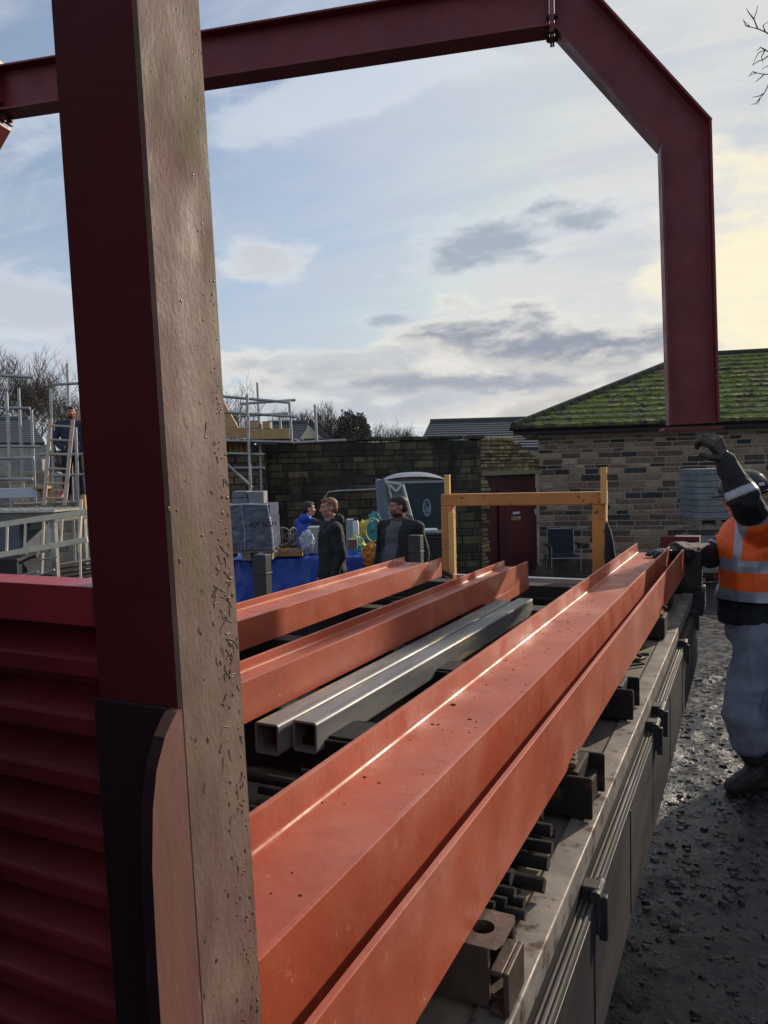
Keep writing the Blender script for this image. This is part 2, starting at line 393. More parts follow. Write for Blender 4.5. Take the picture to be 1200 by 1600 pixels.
# ================================================================= GROUND
def fb(x, y, s, o=5, seed=0.):
    return noise.fractal(V((x * s + seed, y * s - seed, seed)), 1.0, 2.0, o)
def mudh(x, y): return .020 * fb(x, y, 2.0, 3, 3.) + .009 * fb(x, y, 8, 4, 1.) + .008 * abs(fb(x, y, 24, 4, 8.))
def make_ground():
    g = G(); far = []
    xs = [-400, -200, -100, -60, -40, -30] + [-25 + i * 1.0 for i in range(46)] + [30, 40, 60, 100, 200, 400]
    ys = [-60, -20, -8] + [-5 + i for i in range(45)] + [50, 70, 100, 200, 400, 700]
    inner = (-2.5, 1.5, 1.0, 9.0)     # hole filled by the fine patch
    vs = []; idx = {}
    for j, y in enumerate(ys):
        for i, x in enumerate(xs):
            idx[i, j] = len(vs); z = ground_z((x, y, 0))
            if x < -2.4 or x > 2.6 or y < -.1 or y > 9.1: z += .02 * fb(x, y, .8)
            inside = -2.1 < x < 2.1 and .9 < y < 8.1
            vs.append(V((x, y, z - (.16 if inside else .0))))
    fs = [(idx[i, j], idx[i + 1, j], idx[i + 1, j + 1], idx[i, j + 1]) for j in range(len(ys) - 1) for i in range(len(xs) - 1)]
    g.add(vs, fs, 0, None, True)
    mud = mat('wet mud and gravel', (.030, .026, .025), (.010, .009, .009), 7, .10, 0, .006, 60, r2=.50, detail=9, layers=((30, .60, .68, (.06, .054, .05)), (3, .52, .60, (.008, .007, .007))))
    struct(build('ground', g, mud))
    # fine churned mud beside the lorry
    st = .022; nx = int(4.2 / st); ny = int(7.4 / st); vs = []
    for j in range(ny + 1):
        y = .85 + j * st
        for i in range(nx + 1):
            x = -2.15 + i * st
            e = min(1, max(0, min(x + 2.15, 2.05 - x, y - .85, 8.25 - y) / .15))
            h = mudh(x, y)
            vs.append(V((x, y, ground_z((x, y, 0)) + h * e + .004 - .03 * (1 - e))))
    w = nx + 1
    g = G(); g.add(vs, [(j * w + i, j * w + i + 1, (j + 1) * w + i + 1, (j + 1) * w + i) for j in range(ny) for i in range(nx)], 0, None, True)
    struct(build('ground', g, mud))
    # stones, chips and leaf litter
    g = G(); r = random.Random(3)
    for k in range(11000):
        x = r.uniform(-1.2, 1.3); y = r.uniform(1.3, 8.0) if k % 3 else r.uniform(2.5, 8)
        s = r.choice((.005, .007, .009, .012, .016, .022)) * r.uniform(.6, 1.3); z = ground_z((x, y, 0)) + mudh(x, y) + .004
        a = r.uniform(0, 6.3); fl = r.choice((.08, .15, .4))
        c = V((x, y, z + s * fl * .3)); n = r.choice((5, 6)); top = []; bot = []
        for q in range(n):
            rr = s * r.uniform(.6, 1.15); an = a + 2 * pi * q / n
            top.append(c + V((cos(an) * rr * .8, sin(an) * rr * .8 * .7, s * fl * r.uniform(.5, 1)))); bot.append(c + V((cos(an) * rr * 1.1, sin(an) * rr * .8, -s * .4)))
        t = r.choice((r.uniform(.015, .06), r.uniform(.03, .14))); cc = (t, t * r.uniform(.78, .95), t * r.uniform(.65, .88))
        g.add(top + bot, [list(range(n))] + [(i, (i + 1) % n, (i + 1) % n + n, i + n) for i in range(n)], 0, cc)
    tag(build('gravel', g, mat('loose stones', (.7, .65, .6), None, 30, .42, 0, .001, 80, attr=True)), 'loose wet stones, chips and leaf litter trodden into the mud', 'gravel', kind='stuff')
make_ground()

# ================================================================= LORRY BED
BZ = 1.16; XR = -.285; XL = -2.45; Y0 = .44; Y1 = 4.62
def make_lorry():
    t = thing('flatbed_trailer', 'grey flatbed lorry trailer with lowered side panel and red ribbed headboard', 'trailer', ((XL + XR) / 2, (Y0 + Y1) / 2, 0))
    g = G(); n = 6; w = (XR - .055 - XL) / n
    for i in range(n): g.box((XL + i * w + .002, Y0 + .03, BZ - .045), (XL + (i + 1) * w - .002, Y1 - .002, BZ - .012 + rnd.uniform(-.002, .002)))
    build('deck', g, DECK, t, .002)
    g = G(); g.box((XR - .055, Y0, BZ - .055), (XR, Y1, BZ - .004)); g.box((XR - .02, Y0, BZ - .10), (XR - .002, Y1, BZ - .0565), 1); build('side_rave', g, [mat('worn rave edge', (.30, .265, .23), (.15, .13, .115), 9, .5, .3, .0006, 60, r2=.75, spots=(22, .56, .66, (.09, .05, .035))), PANEL], t, .003)
    # double hinge rail
    g = G(); g.box((XR - .0015, Y0, BZ - .094), (XR + .022, Y1, BZ - .087)); g.box((XR - .001, Y0, BZ - .0865), (XR + .004, Y1, BZ - .080)); g.box((XR + .017, Y0, BZ - .0865), (XR + .0225, Y1, BZ - .079)); g.tube([(XR + .0105, Y0, BZ - .084), (XR + .0105, Y1, BZ - .084)], .0045, 8); build('hinge_rail', g, mat('grimy rail steel', (.10, .085, .075), (.04, .034, .03), 9, .6, .1, .0006, 60, r2=.8, stretch=(1, .2, 1), spots=(30, .6, .7, (.16, .12, .10))), t, .002)
    cuts = [Y0 + .01, 2.38, Y1 - .02]
    for a, b in zip(cuts, cuts[1:]):
        g = G(); g.box((XR + .002, a + .006, BZ - .385), (XR + .024, b - .006, BZ - .097))
        for k in range(1, 4): y = a + (b - a) * k / 4; g.box((XR + .0235, y - .004, BZ - .364), (XR + .0265, y + .004, BZ - .105))
        build('dropside_panel', g, PANEL, t, .003)
    for y, s in ((1.44, 1.), (2.45, 1.15), (2.62, 1.5), (3.62, 1.1), (4.35, 1.)):
        g = G(); g.box((XR - .002, y - .018 * s, BZ - .145), (XR + .034, y + .018 * s, BZ - .055)); g.tube([(XR + .028, y - .03 * s, BZ - .066), (XR + .028, y + .03 * s, BZ - .066)], .011, 8); g.box((XR + .03, y - .009, BZ - .16), (XR + .046, y + .009, BZ - .075))
        build('latch', g, BLACKST, t, .003)
    g = G(); g.box((XL, Y1 - .001, BZ - .16), (XR, Y1 + .05, BZ + .012)); build('rear_crossmember', g, RUST, t, .004)
    g = G(); g.box((XL - .02, Y0, BZ - .12), (XL - .001, Y1, BZ)); build('side_rave', g, ALU, t, .003)
    g = G()
    for x in (-1.75, -1.0): g.box((x - .05, Y0 - 1, BZ - .38), (x + .05, Y1, BZ - .13))
    for k in range(7): y = Y0 + .2 + k * .66; g.box((XL + .05, y - .03, BZ - .128), (XR - .09, y + .03, BZ - .047))
    build('chassis', g, BLACKST, t)
    for x in (-2.1, -.85):
        for y in (2.15, 3.35):
            g = G(); c = V((x, y, .46))
            for k, (rr, hw) in enumerate(((.46, .10), (.43, .13), (.26, .12))): g.tube([c - X * hw, c + X * hw], rr, 28, 0 if k < 2 else 1)
            build('wheel', g, [RUBBER, RUST], t)
    # headboard: ribbed red steel, facing the camera
    g = G(); hx0, hx1 = XL - .02, -.529; zt = 1.80
    g.box((hx0, .505, zt - .036), (hx1, .55, zt), 1)
    z = zt - .038; prof = []
    pitch_ = .0545; k = 0; 
    while z > BZ - .12:
        prof += [(.542, z), (.538, z - .008), (.514, z - .025), (.5085, z - .028), (.507, z - .031), (.5075, z - .046), (.541, z - .0505)]; z -= pitch_
    vs = []
    for (y, zz) in prof: vs += [V((hx0, y, zz)), V((hx1, y, zz))]
    g.add(vs, [(2 * i, 2 * i + 1, 2 * i + 3, 2 * i + 2) for i in range(len(prof) - 1)])
    g.box((hx0, .5435, BZ - .16), (hx1, .545, zt - .037))
    build('headboard', g, [REDH, mat('headboard rail red', (.42, .045, .060), (.33, .033, .046), 4, .35, 0, .0008, 70, r2=.6)], t, .0015)
    for (px, y) in ((410, 3.55), (651, 4.55)):
        p = aty(px, 900, y); top = aty(px, 866 if px < 500 else 836, y).z
        g = G(); g.box((p.x - .042, y - .03, BZ - .1), (p.x + .042, y + .03, top)); g.box((p.x - .046, y - .034, top - .11), (p.x + .046, y + .034, top - .10))
        o = tag(build('stake', g, mat('stake paint', (.05, .042, .046), (.03, .026, .03), 6, .6, 0, .001, 50), None, .004, V((p.x, y, BZ))),
            'dark steel stake standing at the lorry bed side in front of the blue tarpaulin' if px < 500 else 'dark square steel stake standing in front of the man in the grey hoodie', 'stake', 'stakes round the lorry bed')
make_lorry()

def make_shade_container():  # unseen container added to keep low sun off the near ground
    t = thing('shade_container', 'added dark green ribbed container out of view on the right, shading the near ground', 'container', (3.0, 8.0, -.1))
    pt = mat('container paint', (.03, .05, .04), (.02, .035, .03), 3, .5)
    g = G(); x0, x1, y0, y1, zt = 1.75, 4.15, 3.2, 13.4, 2.6; y1 = 9.0; pts = []; n = 68
    for i in range(n): y = y0 + .1 + (y1 - y0 - .2) * i / (n - 1); pts.append((x0 + (.035 if i // 2 % 2 else 0), y))
    vs = []
    for x, y in pts: vs += [V((x, y, -.1)), V((x, y, zt - .1))]
    g.add(vs, [(2 * i, 2 * i + 2, 2 * i + 3, 2 * i + 1) for i in range(n - 1)])
    g.box((x0 + .04, y0 + .02, -.1), (x1, y1 - .02, zt - .02)); build('ribbed_walls', g, pt, t)
    g = G()
    for x in (x0, x1):
        for y in (y0, y1): g.box((x - .06, y - .06, -.2), (x + .06, y + .06, zt))
        g.box((x - .05, y0 + .06, zt - .12), (x + .05, y1 - .06, zt - .002)); g.box((x - .05, y0 + .06, -.18), (x + .05, y1 - .06, -.04))
    build('frame', g, pt, t, .008)
make_shade_container()
def make_shade_cab():  # unseen cab added to darken the headboard and the post front
    t = thing('shade_cab', 'added dark lorry cab out of view, shading the ribbed red headboard', 'lorry', (-1.4, -.9, 0))
    paint = mat('dark cab paint', (.03, .012, .016), None, 4, .4)
    g = G(); pr = [(.17, .95), (.17, 2.9), (-.1, 3.05), (-1.5, 3.05), (-2.0, 2.2), (-2.1, .6), (-.7, .6)]
    g.prism([V((-.335, y, z)) for y, z in pr], V((-2.2, 0, 0))); build('body', g, paint, t, .05)
    g = G(); g.prism([V((-.33, y, z)) for y, z in ((-.7, 2.05), (-.7, 2.75), (-1.5, 2.75), (-1.85, 2.05))], V((-.004, 0, 0))); build('window', g, mat('cab glass', (.01, .012, .014), None, 4, .08), t)
    for x in (-.62, -2.15):
        g = G(); g.tube([V((x - .14, -1.4, .5)), V((x + .14, -1.4, .5))], .5, 28); build('wheel', g, RUBBER, t)
    g = G()
    for x in (-1.75, -1.0): g.box((x - .05, -2, .62), (x + .05, Y0 - 1.001, .9))
    build('chassis', g, BLACKST, t)
make_shade_cab()
# ---------------- the tall post in the foreground
def make_post():
    fz = .50
    def lean(z): return V((-.4515 + (z - 1.7) * -.0, fz, z))
    # corner line measured at two heights
    cb = aty(315, 1600, fz); ct = aty(210, 0, fz)
    ax = (ct - cb).normalized(); lo = cb - ax * .35; hi = ct + ax * .25
    w, d = .0915, .085
    t = thing('steel_post', 'tall leaning steel post, dark red front and scabby brown side, nearest the camera', 'post', (lo.x - w / 2, lo.y + d / 2, lo.z))
    g = G(); n = 60; r = .003
    pr = [(-w, 0), (-r, 0), (0, r), (0, d), (-w, d)]
    hs = ct + ax * 1.1; rings = [[lo + (hs - lo) * (k / n) + X * u + Y * v for u, v in pr] for k in range(n + 1)]
    vs = sum(rings, []); m = len(pr)
    for k in range(n):
        for i in range(m):
            j = (i + 1) % m; mi = 0 if i in (2, 1) else 1
            g.add([rings[k][i], rings[k][j], rings[k + 1][j], rings[k + 1][i]], [(0, 1, 2, 3)], mi)
    g.add(rings[-1], [range(m)], 1)
    build('shaft', g, [POSTM, REDD], t)
    # runs and blisters of paint on the brown side
    g = G(); r_ = random.Random(11)
    for k in range(240):
        u = r_.random(); a = u ** .8; v = d * (r_.betavariate(9, 1.2) if r_.random() < .8 else r_.random())
        zf = r_.betavariate(1.5, 1.9) if r_.random() < .8 else r_.random()
        c = lo + (hi - lo) * zf + Y * v * .97 + X * .0002; s = r_.uniform(.0004, .0011) * (1.2 if zf < .55 else .7)
        g.ell(c, (X * s * .45, Y * s * r_.uniform(.7, 1.6), Z * s * r_.uniform(.8, 2.6)))
    for k in range(110):      # branching drips
        zf = r_.choice((r_.uniform(.42, .52), r_.uniform(.14, .22), r_.uniform(.3, .6))); v = d * r_.uniform(.6, .98); c = lo + (hi - lo) * zf + Y * v + X * .0002; p = [c]; an = r_.uniform(-.9, .9) + (0 if k % 2 else 1.2)
        for q in range(r_.randint(2, 4)): an += r_.uniform(-.6, .6); p.append(p[-1] + (Y * sin(an) - Z * cos(an)) * r_.uniform(.0015, .0045))
        p = [x for x in p if lo.y < x.y < lo.y + d]
        if len(p) > 1: g.tube(p, .00045, 5)
    build('paint_runs', g, mat('raised paint runs', (.22, .135, .075), (.13, .08, .045), 60, .30, 0, .0004, 300), t)['kind'] = 'stuff'
    # gusset block welded on the front, its side tongue shaped
    zt = aty(283, 1108, fz).z; g = G(); pts = []
    base = lambda z: lo + ax * ((z - lo.z) / ax.z)
    pr2 = [(0.0, 0.0), (.006, -.001), (.012, -.006), (.022, -.017), (.034, -.040), (.041, -.070), (.046, -.115), (.048, -.20), (.0485, -.34), (.049, -.62)]
    A = []
    for dy, dz in pr2:
        c = base(zt + dz * 1.0); A.append(c - Y * dy + X * .0006)
    A.append(base(zt - .62) + X * .0006)
    A[0] = A[0] + Y * .0005
    W_ = [p - X * .012 for p in A]; n = len(A)
    g.add(A, [range(n)], 0); g.add(W_, [range(n)], 1)
    for i in range(n): j = (i + 1) % n; g.add([A[i], A[j], W_[j], W_[i]], [(0, 1, 2, 3)], 1 if i > 2 else 0)
    g2 = G(); c = (base(zt + .001), base(zt - .62)); sl = [[p + X * u + Y * v for u, v in ((-w - .002, -.006), (-.0125, -.006), (-.0125, -.0002), (-w - .002, -.0002))] for p in c]
    g2.add(sl[0] + sl[1], [(0, 1, 2, 3), (7, 6, 5, 4), (0, 4, 5, 1), (1, 5, 6, 2), (2, 6, 7, 3), (3, 7, 4, 0)])
    build('sleeve_plate', g2, mat('near black grimy paint', (.035, .012, .018), (.02, .01, .014), 5, .6), t, .001)
    build('gusset', g, [mat('worn reddish brown paint', (.19, .085, .062), (.14, .06, .045), 7, .55, 0, .0008, 80, r2=.75, stretch=(1, 1, .3), spots=(60, .66, .72, (.22, .15, .10))), mat('near black grimy paint', (.035, .012, .018), (.02, .01, .014), 5, .6)], t, .0012)
make_post()

# ---------------- beams on the bed
def beam(name, label, p0, p1, D, B, tf=.0095, tw=.0075, extra=None, grp='red steel beams lying along the lorry bed'):
    t = V(p0); g = G(); isection(g, p0, p1, X, Z, D, B, tf, tw, wo=.0165)
    if extra: extra(g)
    return tag(build(name, g, RED, None, .0012, V((p0[0], p0[1], p0[2] - B / 2))), label, 'steel beam', grp)
zA = 1.345
A0 = V((-.537, .60, zA)); A1 = V((-.505, 4.74, zA))
beam('steel_beam', 'longest wide red steel beam, mud specks in its open trough, gloved hand resting on it', A0, A1, .205, .150)
# nested neighbour: only its outer flange and lower leg show beside the first
g = G(); tB = .010
bA, bB = V((-.352, .47, 0)), V((-.331, 4.90, 0))
def bpt(f, dx, z): return V((bA.x + (bB.x - bA.x) * f - dx, bA.y + (bB.y - bA.y) * f, z))
q0, q1 = bpt(0, 0, 0), bpt(1, 0, 0)
g.prism([q0 + V((u, 0, v)) for u, v in ((0, 1.252), (0, 1.404), (-.0095, 1.404), (-.0095, 1.272), (-.013, 1.264), (-.02, 1.261), (-.13, 1.261), (-.13, 1.252))], q1 - q0)
tag(build('steel_beam', g, RED, None, .0012, V((-.35, .47, 1.25))), 'narrow red steel beam tight against the outer side of the widest beam', 'steel beam', 'red steel beams lying along the lorry bed')
g = G(); isection(g, (-1.174, .62, 1.349), (-1.105, 3.90, 1.349), X, Z, .135, .102, .009, .007, wo=.0175)
g.box((-1.15, 3.2, 1.251), (-1.042, 3.93, 1.2975))
tag(build('steel_beam', g, RED, None, .0012, V((-1.17, .62, 1.2))), 'red steel beam directly left of the bare box tubes', 'steel beam', 'red steel beams lying along the lorry bed')
g = G(); isection(g, (-1.672, .80, 1.349), (-1.645, 3.93, 1.349), X, Z, .23, .102, .009, .007, wo=.0175)
tag(build('steel_beam', g, RED, None, .0012, V((-1.67, .8, 1.2))), 'red steel beam farthest from the camera side, nearest the men by the tarpaulin', 'steel beam', 'red steel beams lying along the lorry bed')
# box tubes
def shs(xo, y0, y1, lab):
    g = G(); rhs(g, (xo - .0, y0, 1.262), (xo + .05, y1, 1.262), .069, .076, .0055)
    tag(build('box_tube', g, SHS, None, 0, V((xo, y0, 1.22))), lab, 'box tube', 'bare steel box tubes on the lorry bed')
shs(-1.040, 1.50, 3.30, 'bare grey steel box tube beside the red beam, left one of the pair')
shs(-.962, 1.545, 3.37, 'bare grey steel box tube with yellowish shine, right one of the pair')
# far cross pieces
g = G(); e = aty(1033, 838, 5.0); f_ = aty(1090, 838, 5.0)
isection(g, (e.x, 5.03, e.z - .06), (f_.x + .01, 5.03, e.z - .06), Y, Z, .10, .12, .009, .007); g.box((f_.x - .13, 4.97, e.z - .12), (f_.x + .012, 5.09, e.z + .002))
tag(build('steel_beam', g, REDD, None, .002, V((e.x, 5.03, 1.2))), 'short dark red steel piece lying crosswise behind the gloved hand', 'steel beam')
g = G(); p = aty(1072, 900, 4.8); g.box((p.x - .085, 4.70, BZ), (p.x + .085, 4.9, 1.385)); g.box((p.x - .11, 4.66, BZ - .14), (p.x + .10, 4.94, BZ + .0))
tag(build('steel_block', g, BLACKST, None, .006, V((p.x, 4.8, BZ))), 'black steel block at the rear corner of the lorry bed under the crosswise piece', 'steel block')
# packers under the beams
gp = 'packers holding the beams off the bed'
def packer(y, x1, x0, h, w, lab, wood=True, lip=False):
    g = G(); r = random.Random(int(y * 100)); ro = .0
    g.box((x0, y - w / 2, BZ), (x1, y + w / 2, BZ + h * (1 if not lip else .62)))
    if lip:
        g2 = G(); 
        for s in (-1, 1): g.box((x0, y + s * (w / 2) - .006, BZ), (x1 + .012, y + s * w / 2 + .006, BZ + h))
        g.box((x0 + .02, y - w / 2 + .012, BZ + h * .62), (x1 - .02, y + w / 2 - .012, BZ + h + .004))
    return tag(build('packer', g, OLDWOOD if wood else RUST, None, .004, V((x1, y, BZ))), lab, 'packer', gp)
packer(4.12, -.352, -2.3, .088, .12, 'black timber packer under the beams nearest the rear of the bed')
packer(3.42, -.318, -2.3, .090, .13, 'black timber packer second from the rear, a curled strap on its end')
packer(2.33, -.312, -2.3, .088, .14, 'dark timber packer midway along the bed with splintered end', False, True)
packer(1.66, -.305, -2.3, .088, .15, 'rusty steel channel packer holding a timber offcut', False, True)
for y in (3.0, 2.33, 1.66, 1.1):
    g = G(); g.box((-2.0, y - .04, BZ + (.089 if y != 3.0 and y != 1.1 else .001)), (-1.07, y + .04, 1.2965)); tag(build('packer', g, OLDWOOD, None, .003, V((-1.5, y, BZ + .09))), {3.0: 'tall dark timber packer under the two left beams toward the rear', 2.33: 'short timber block stacked on the middle packer under the two left beams', 1.66: 'short timber block stacked on the rusty channel packer under the left beams', 1.1: 'tall dark timber packer under the two left beams nearest the headboard'}[y], 'packer', gp)
g = G(); r = random.Random(5)
for y, xe in ((3.42, -.318),):
    g.tube([(xe - .05, y, BZ + .098), (xe - .02, y + .03, BZ + .115), (xe + .0, y + .01, BZ + .12), (xe - .008, y - .02, BZ + .13)], .006, 6)
    g.box((xe - .10, y - .04, BZ + .091), (xe - .01, y + .04, BZ + .099))
tag(build('strap', g, BLACKST, None, 0, V((-.33, 3.42, BZ + .09))), 'short black strap end curled on top of a packer', 'strap')
g = G()
for k in range(5): g.box((-.40 + .01 * k, 1.61 + .02 * k, BZ + .092 + .004 * k), (-.332 - .004 * k, 1.64 + .022 * k, BZ + .104 + .003 * k))
tag(build('timber_offcut', g, mat('splintered brown wood', (.12, .06, .035), None, 10, .8, 0, .003, 60), None, .003, V((-.37, 1.65, BZ + .09))), 'splintered brown timber scrap on the rusty channel packer', 'offcut')
g = G(); g.tube([(-.43, 3.0, BZ - .005), (-.39, 2.93, BZ), (-.36, 3.0, BZ), (-.39, 3.05, BZ), (-.35, 3.07, BZ)], .007, 6); g.tube([(-.40, 2.88, BZ - .003), (-.35, 2.93, BZ - .003)], .005, 6)
tag(build('shackle', g, BLACKST, None, 0, V((-.39, 3, BZ))), 'small bent metal shackle lying on the deck boards between packers', 'shackle')
# loose bars, their ends showing under the beam
gb = 'loose steel bars lying crosswise under the beams'
proto = None; r = random.Random(21)
spec = [(1.47, -.355, .010), (1.44, -.375, .009), (1.405, -.345, .012), (1.375, -.385, .008), (1.345, -.338, .014), (1.30, -.40, .006), (1.265, -.326, .015), (1.235, -.36, .009),
        (1.205, -.345, .012), (1.175, -.335, .010), (1.150, -.35, .009), (1.128, -.345, .008), (1.108, -.35, .009), (1.088, -.36, .008), (1.068, -.365, .008)]
for k, (y, xe, rr) in enumerate(spec):
    for lay in range(2 if rr < .0125 else 1):
        rr *= 1.0; g = G(); L_ = r.uniform(.5, .8); ye = y + r.uniform(-.02, .02); z = BZ + rr + lay * (.024 + rr) - .006 + .006
        x_ = xe + .010 - lay * r.uniform(.0, .03)
        g.tube([(x_ - L_, ye, z), (x_, y, z + r.uniform(0, .006))], rr, 8 if k % 3 else 4)
        if rr > .0135: g.tube([(x_ - .075, y, z), (x_ - .055, y, z)], rr * 1.35, 10)
        tag(build('steel_bar', g, BLACKST if k % 2 else RUST, None, 0, V((x_, y, BZ))), 'short dark steel bar in the heap under the beam edge near the camera', 'steel bar', gb)
# thick channel offcut with a hole
g = G(); cz = BZ
c0 = atz(700, 1515, BZ + .085); xa, xb, ya, yb = -.545, -.303, .965, 1.055
N_ = 20; hc = V((-.342, 1.01, 0)); ring = [hc + V((cos(2 * pi * k / N_), sin(2 * pi * k / N_), 0)) * .017 for k in range(N_)]
out = []
for k in range(N_):
    a = 2 * pi * k / N_; dx, dy = cos(a), sin(a); s = min((xb - hc.x) / dx if dx > 1e-6 else 9, (xa - hc.x) / dx if dx < -1e-6 else 9, (yb - hc.y) / dy if dy > 1e-6 else 9, (ya - hc.y) / dy if dy < -1e-6 else 9)
    out.append(hc + V((dx * s, dy * s, 0)))
zt, zb_ = cz + .085, cz + .070
for k in range(N_):
    j = (k + 1) % N_
    g.add([V((p.x, p.y, zt)) for p in (ring[k], ring[j], out[j], out[k])], [(0, 1, 2, 3)], 0)
    g.add([V((ring[k].x, ring[k].y, zt)), V((ring[j].x, ring[j].y, zt)), V((ring[j].x, ring[j].y, zb_)), V((ring[k].x, ring[k].y, zb_))], [(0, 1, 2, 3)], 0)
g.box((xa, ya, cz), (xb - .018, ya + .014, cz + .0845)); g.box((xa, yb - .014, cz), (xb - .004, yb, cz + .0845)); g.box((xa, ya + .014, cz), (xb + .0, yb - .014, cz + .012))
g.box((xb + .006, ya - .01, cz), (xb + .014, yb - .02, cz + .062)); g.box((xb - .012, ya - .01, cz + .0545), (xb + .006, yb - .02, cz + .062)); g.box((xb - .012, ya - .01, cz), (xb + .006, yb - .02, cz + .008))
tag(build('steel_channel', g, mat('brown scaled steel', (.12, .08, .06), (.06, .042, .034), 12, .55, .3, .0015, 60), None, .002, V((xb, ya, cz))), 'brown steel channel offcut with round hole, nearest the camera on the bed', 'steel channel')
# mud specks in the trough
g = G(); r = random.Random(4)
for k in range(150):
    y = r.uniform(.7, 4.5); x = A0.x + (A1.x - A0.x) * (y - .6) / 4.14 + r.uniform(-.09, .09); s = r.choice((.0008, .0011, .0016, .0026)) * (1 if k else 2)
    g.ell((x, y, zA + .0208), (X * s * r.uniform(.7, 2), Y * s, Z * s * .5))
tag(build('mud_specks', g, mat('dried mud', (.10, .035, .02), None, 30, .9)), 'crumbs of dried mud scattered along the open trough of the widest beam', 'mud', kind='stuff')

# ---------------- orange goalpost frame at the rear of the bed
def make_goal():
    y = 4.55; P = lambda a, b: aty(a, b, y)
    l0, r0 = P(708, 893), P(936, 893); lt, rt_ = P(700, 772), P(937, 768)
    t = thing('orange_frame', 'chipped orange steel goalpost frame standing across the rear of the lorry bed', 'frame', ((l0.x + r0.x) / 2, y, BZ))
    s = .074
    g = G(); g.bar((lt.x, y, BZ + .012), (lt.x, y, lt.z - s), s, s, Y); build('upright', g, ORANGE, t, .006)
    g = G(); g.bar((rt_.x, y, BZ + .012), (rt_.x, y, rt_.z - s), s * 1.05, s, Y); build('upright', g, ORANGE, t, .006)
    g = G(); g.bar((lt.x - s / 2, y, lt.z - s / 2 + .0), (rt_.x + s * .55, y, rt_.z - s / 2), s * 1.02, s, Y)
    build('crossbar', g, ORANGE, t, .006)
    for a, b in (((692, 742), (699, 800)), ((943, 730), (949, 786)), ((707, 800), (715, 893))):
        p, q = P(*a), P(*b); g = G(); yy = y + (.045 if a[0] < 700 else (-.052 if a[0] > 900 else -.055)); w = .034
        zb = max(q.z, BZ + .014)
        g.box(((p.x + q.x) / 2 - w / 2, yy - .014, zb), ((p.x + q.x) / 2 + w / 2, yy + .014, p.z))
        lab = {692: 'pale timber stub standing up from the left top corner of the orange frame', 943: 'pale timber stub standing up from the right top corner of the orange frame', 707: 'yellow timber batten against the left leg of the orange frame'}[a[0]]
        tag(build('timber_batten', g, YPOST, None, .002, V((p.x, yy, zb))), lab, 'batten', 'timber battens fixed to the orange frame')
    # jacket hanging on the right upright
    p = P(951, 845); g = G()
    for k, (dz, w) in enumerate(((.10, .012), (.06, .024), (0, .036), (-.07, .042), (-.15, .038))): pass
    g.tube([(p.x - .005, y - .03, p.z + .11), (p.x, y - .035, p.z + .06), (p.x + .01, y - .04, p.z), (p.x + .012, y - .04, p.z - .09), (p.x + .01, y - .04, p.z - .16)], [.006, .020, .026, .034, .022], 7)
    tag(build('hanging_jacket', g, BLACKC, None, 0, V((p.x, y, p.z - .16))), 'black jacket hanging on the right leg of the orange frame', 'jacket')
    # black straps at the left foot
    p = P(700, 890); g = G()
    for k in range(7):
        a = k * .9; g.tube([(p.x + .07 * cos(a) - .03, y - .1 + .05 * sin(a), BZ + .012 + .01 * k), (p.x - .02, y - .12, BZ + .03 + .012 * k), (p.x + .07 * cos(a + 2), y - .12 + .05 * sin(a + 2), BZ + .012 + .01 * k)], .009, 6)
    tag(build('strap', g, BLACKC, None, 0, V((p.x, y - .1, BZ))), 'tangle of black lifting straps at the left foot of the orange frame', 'strap')
    # timber and rusty plate at the tail
    a, b = P(828, 913), P(930, 913)
    g = G(); g.box((-1.20, y - .19, BZ), (-.64, y - .12, BZ + .035)); tag(build('timber_batten', g, mat('orange stained timber', (.42, .20, .08), None, 8, .7), None, .003, V((-.9, y - .15, BZ))), 'orange stained timber lying across the bed between the beam ends', 'batten')
    g = G(); g.box((-1.28, y - .55, BZ), (-.66, y - .21, BZ + .03)); tag(build('steel_plate', g, RUST, None, .003, V((-.97, y - .4, BZ))), 'dark rusty plate lying on the bed past the end of the box tubes', 'steel plate')
    g = G(); g.box((-2.1, Y1 - .02, BZ + .014), (-.66, Y1 + .03, BZ + .05)); tag(build('edge_strip', g, GALV, None, .003, V((-1.2, Y1, BZ))), 'pale metal strip lying along the rear edge of the bed', 'metal strip')
make_goal()

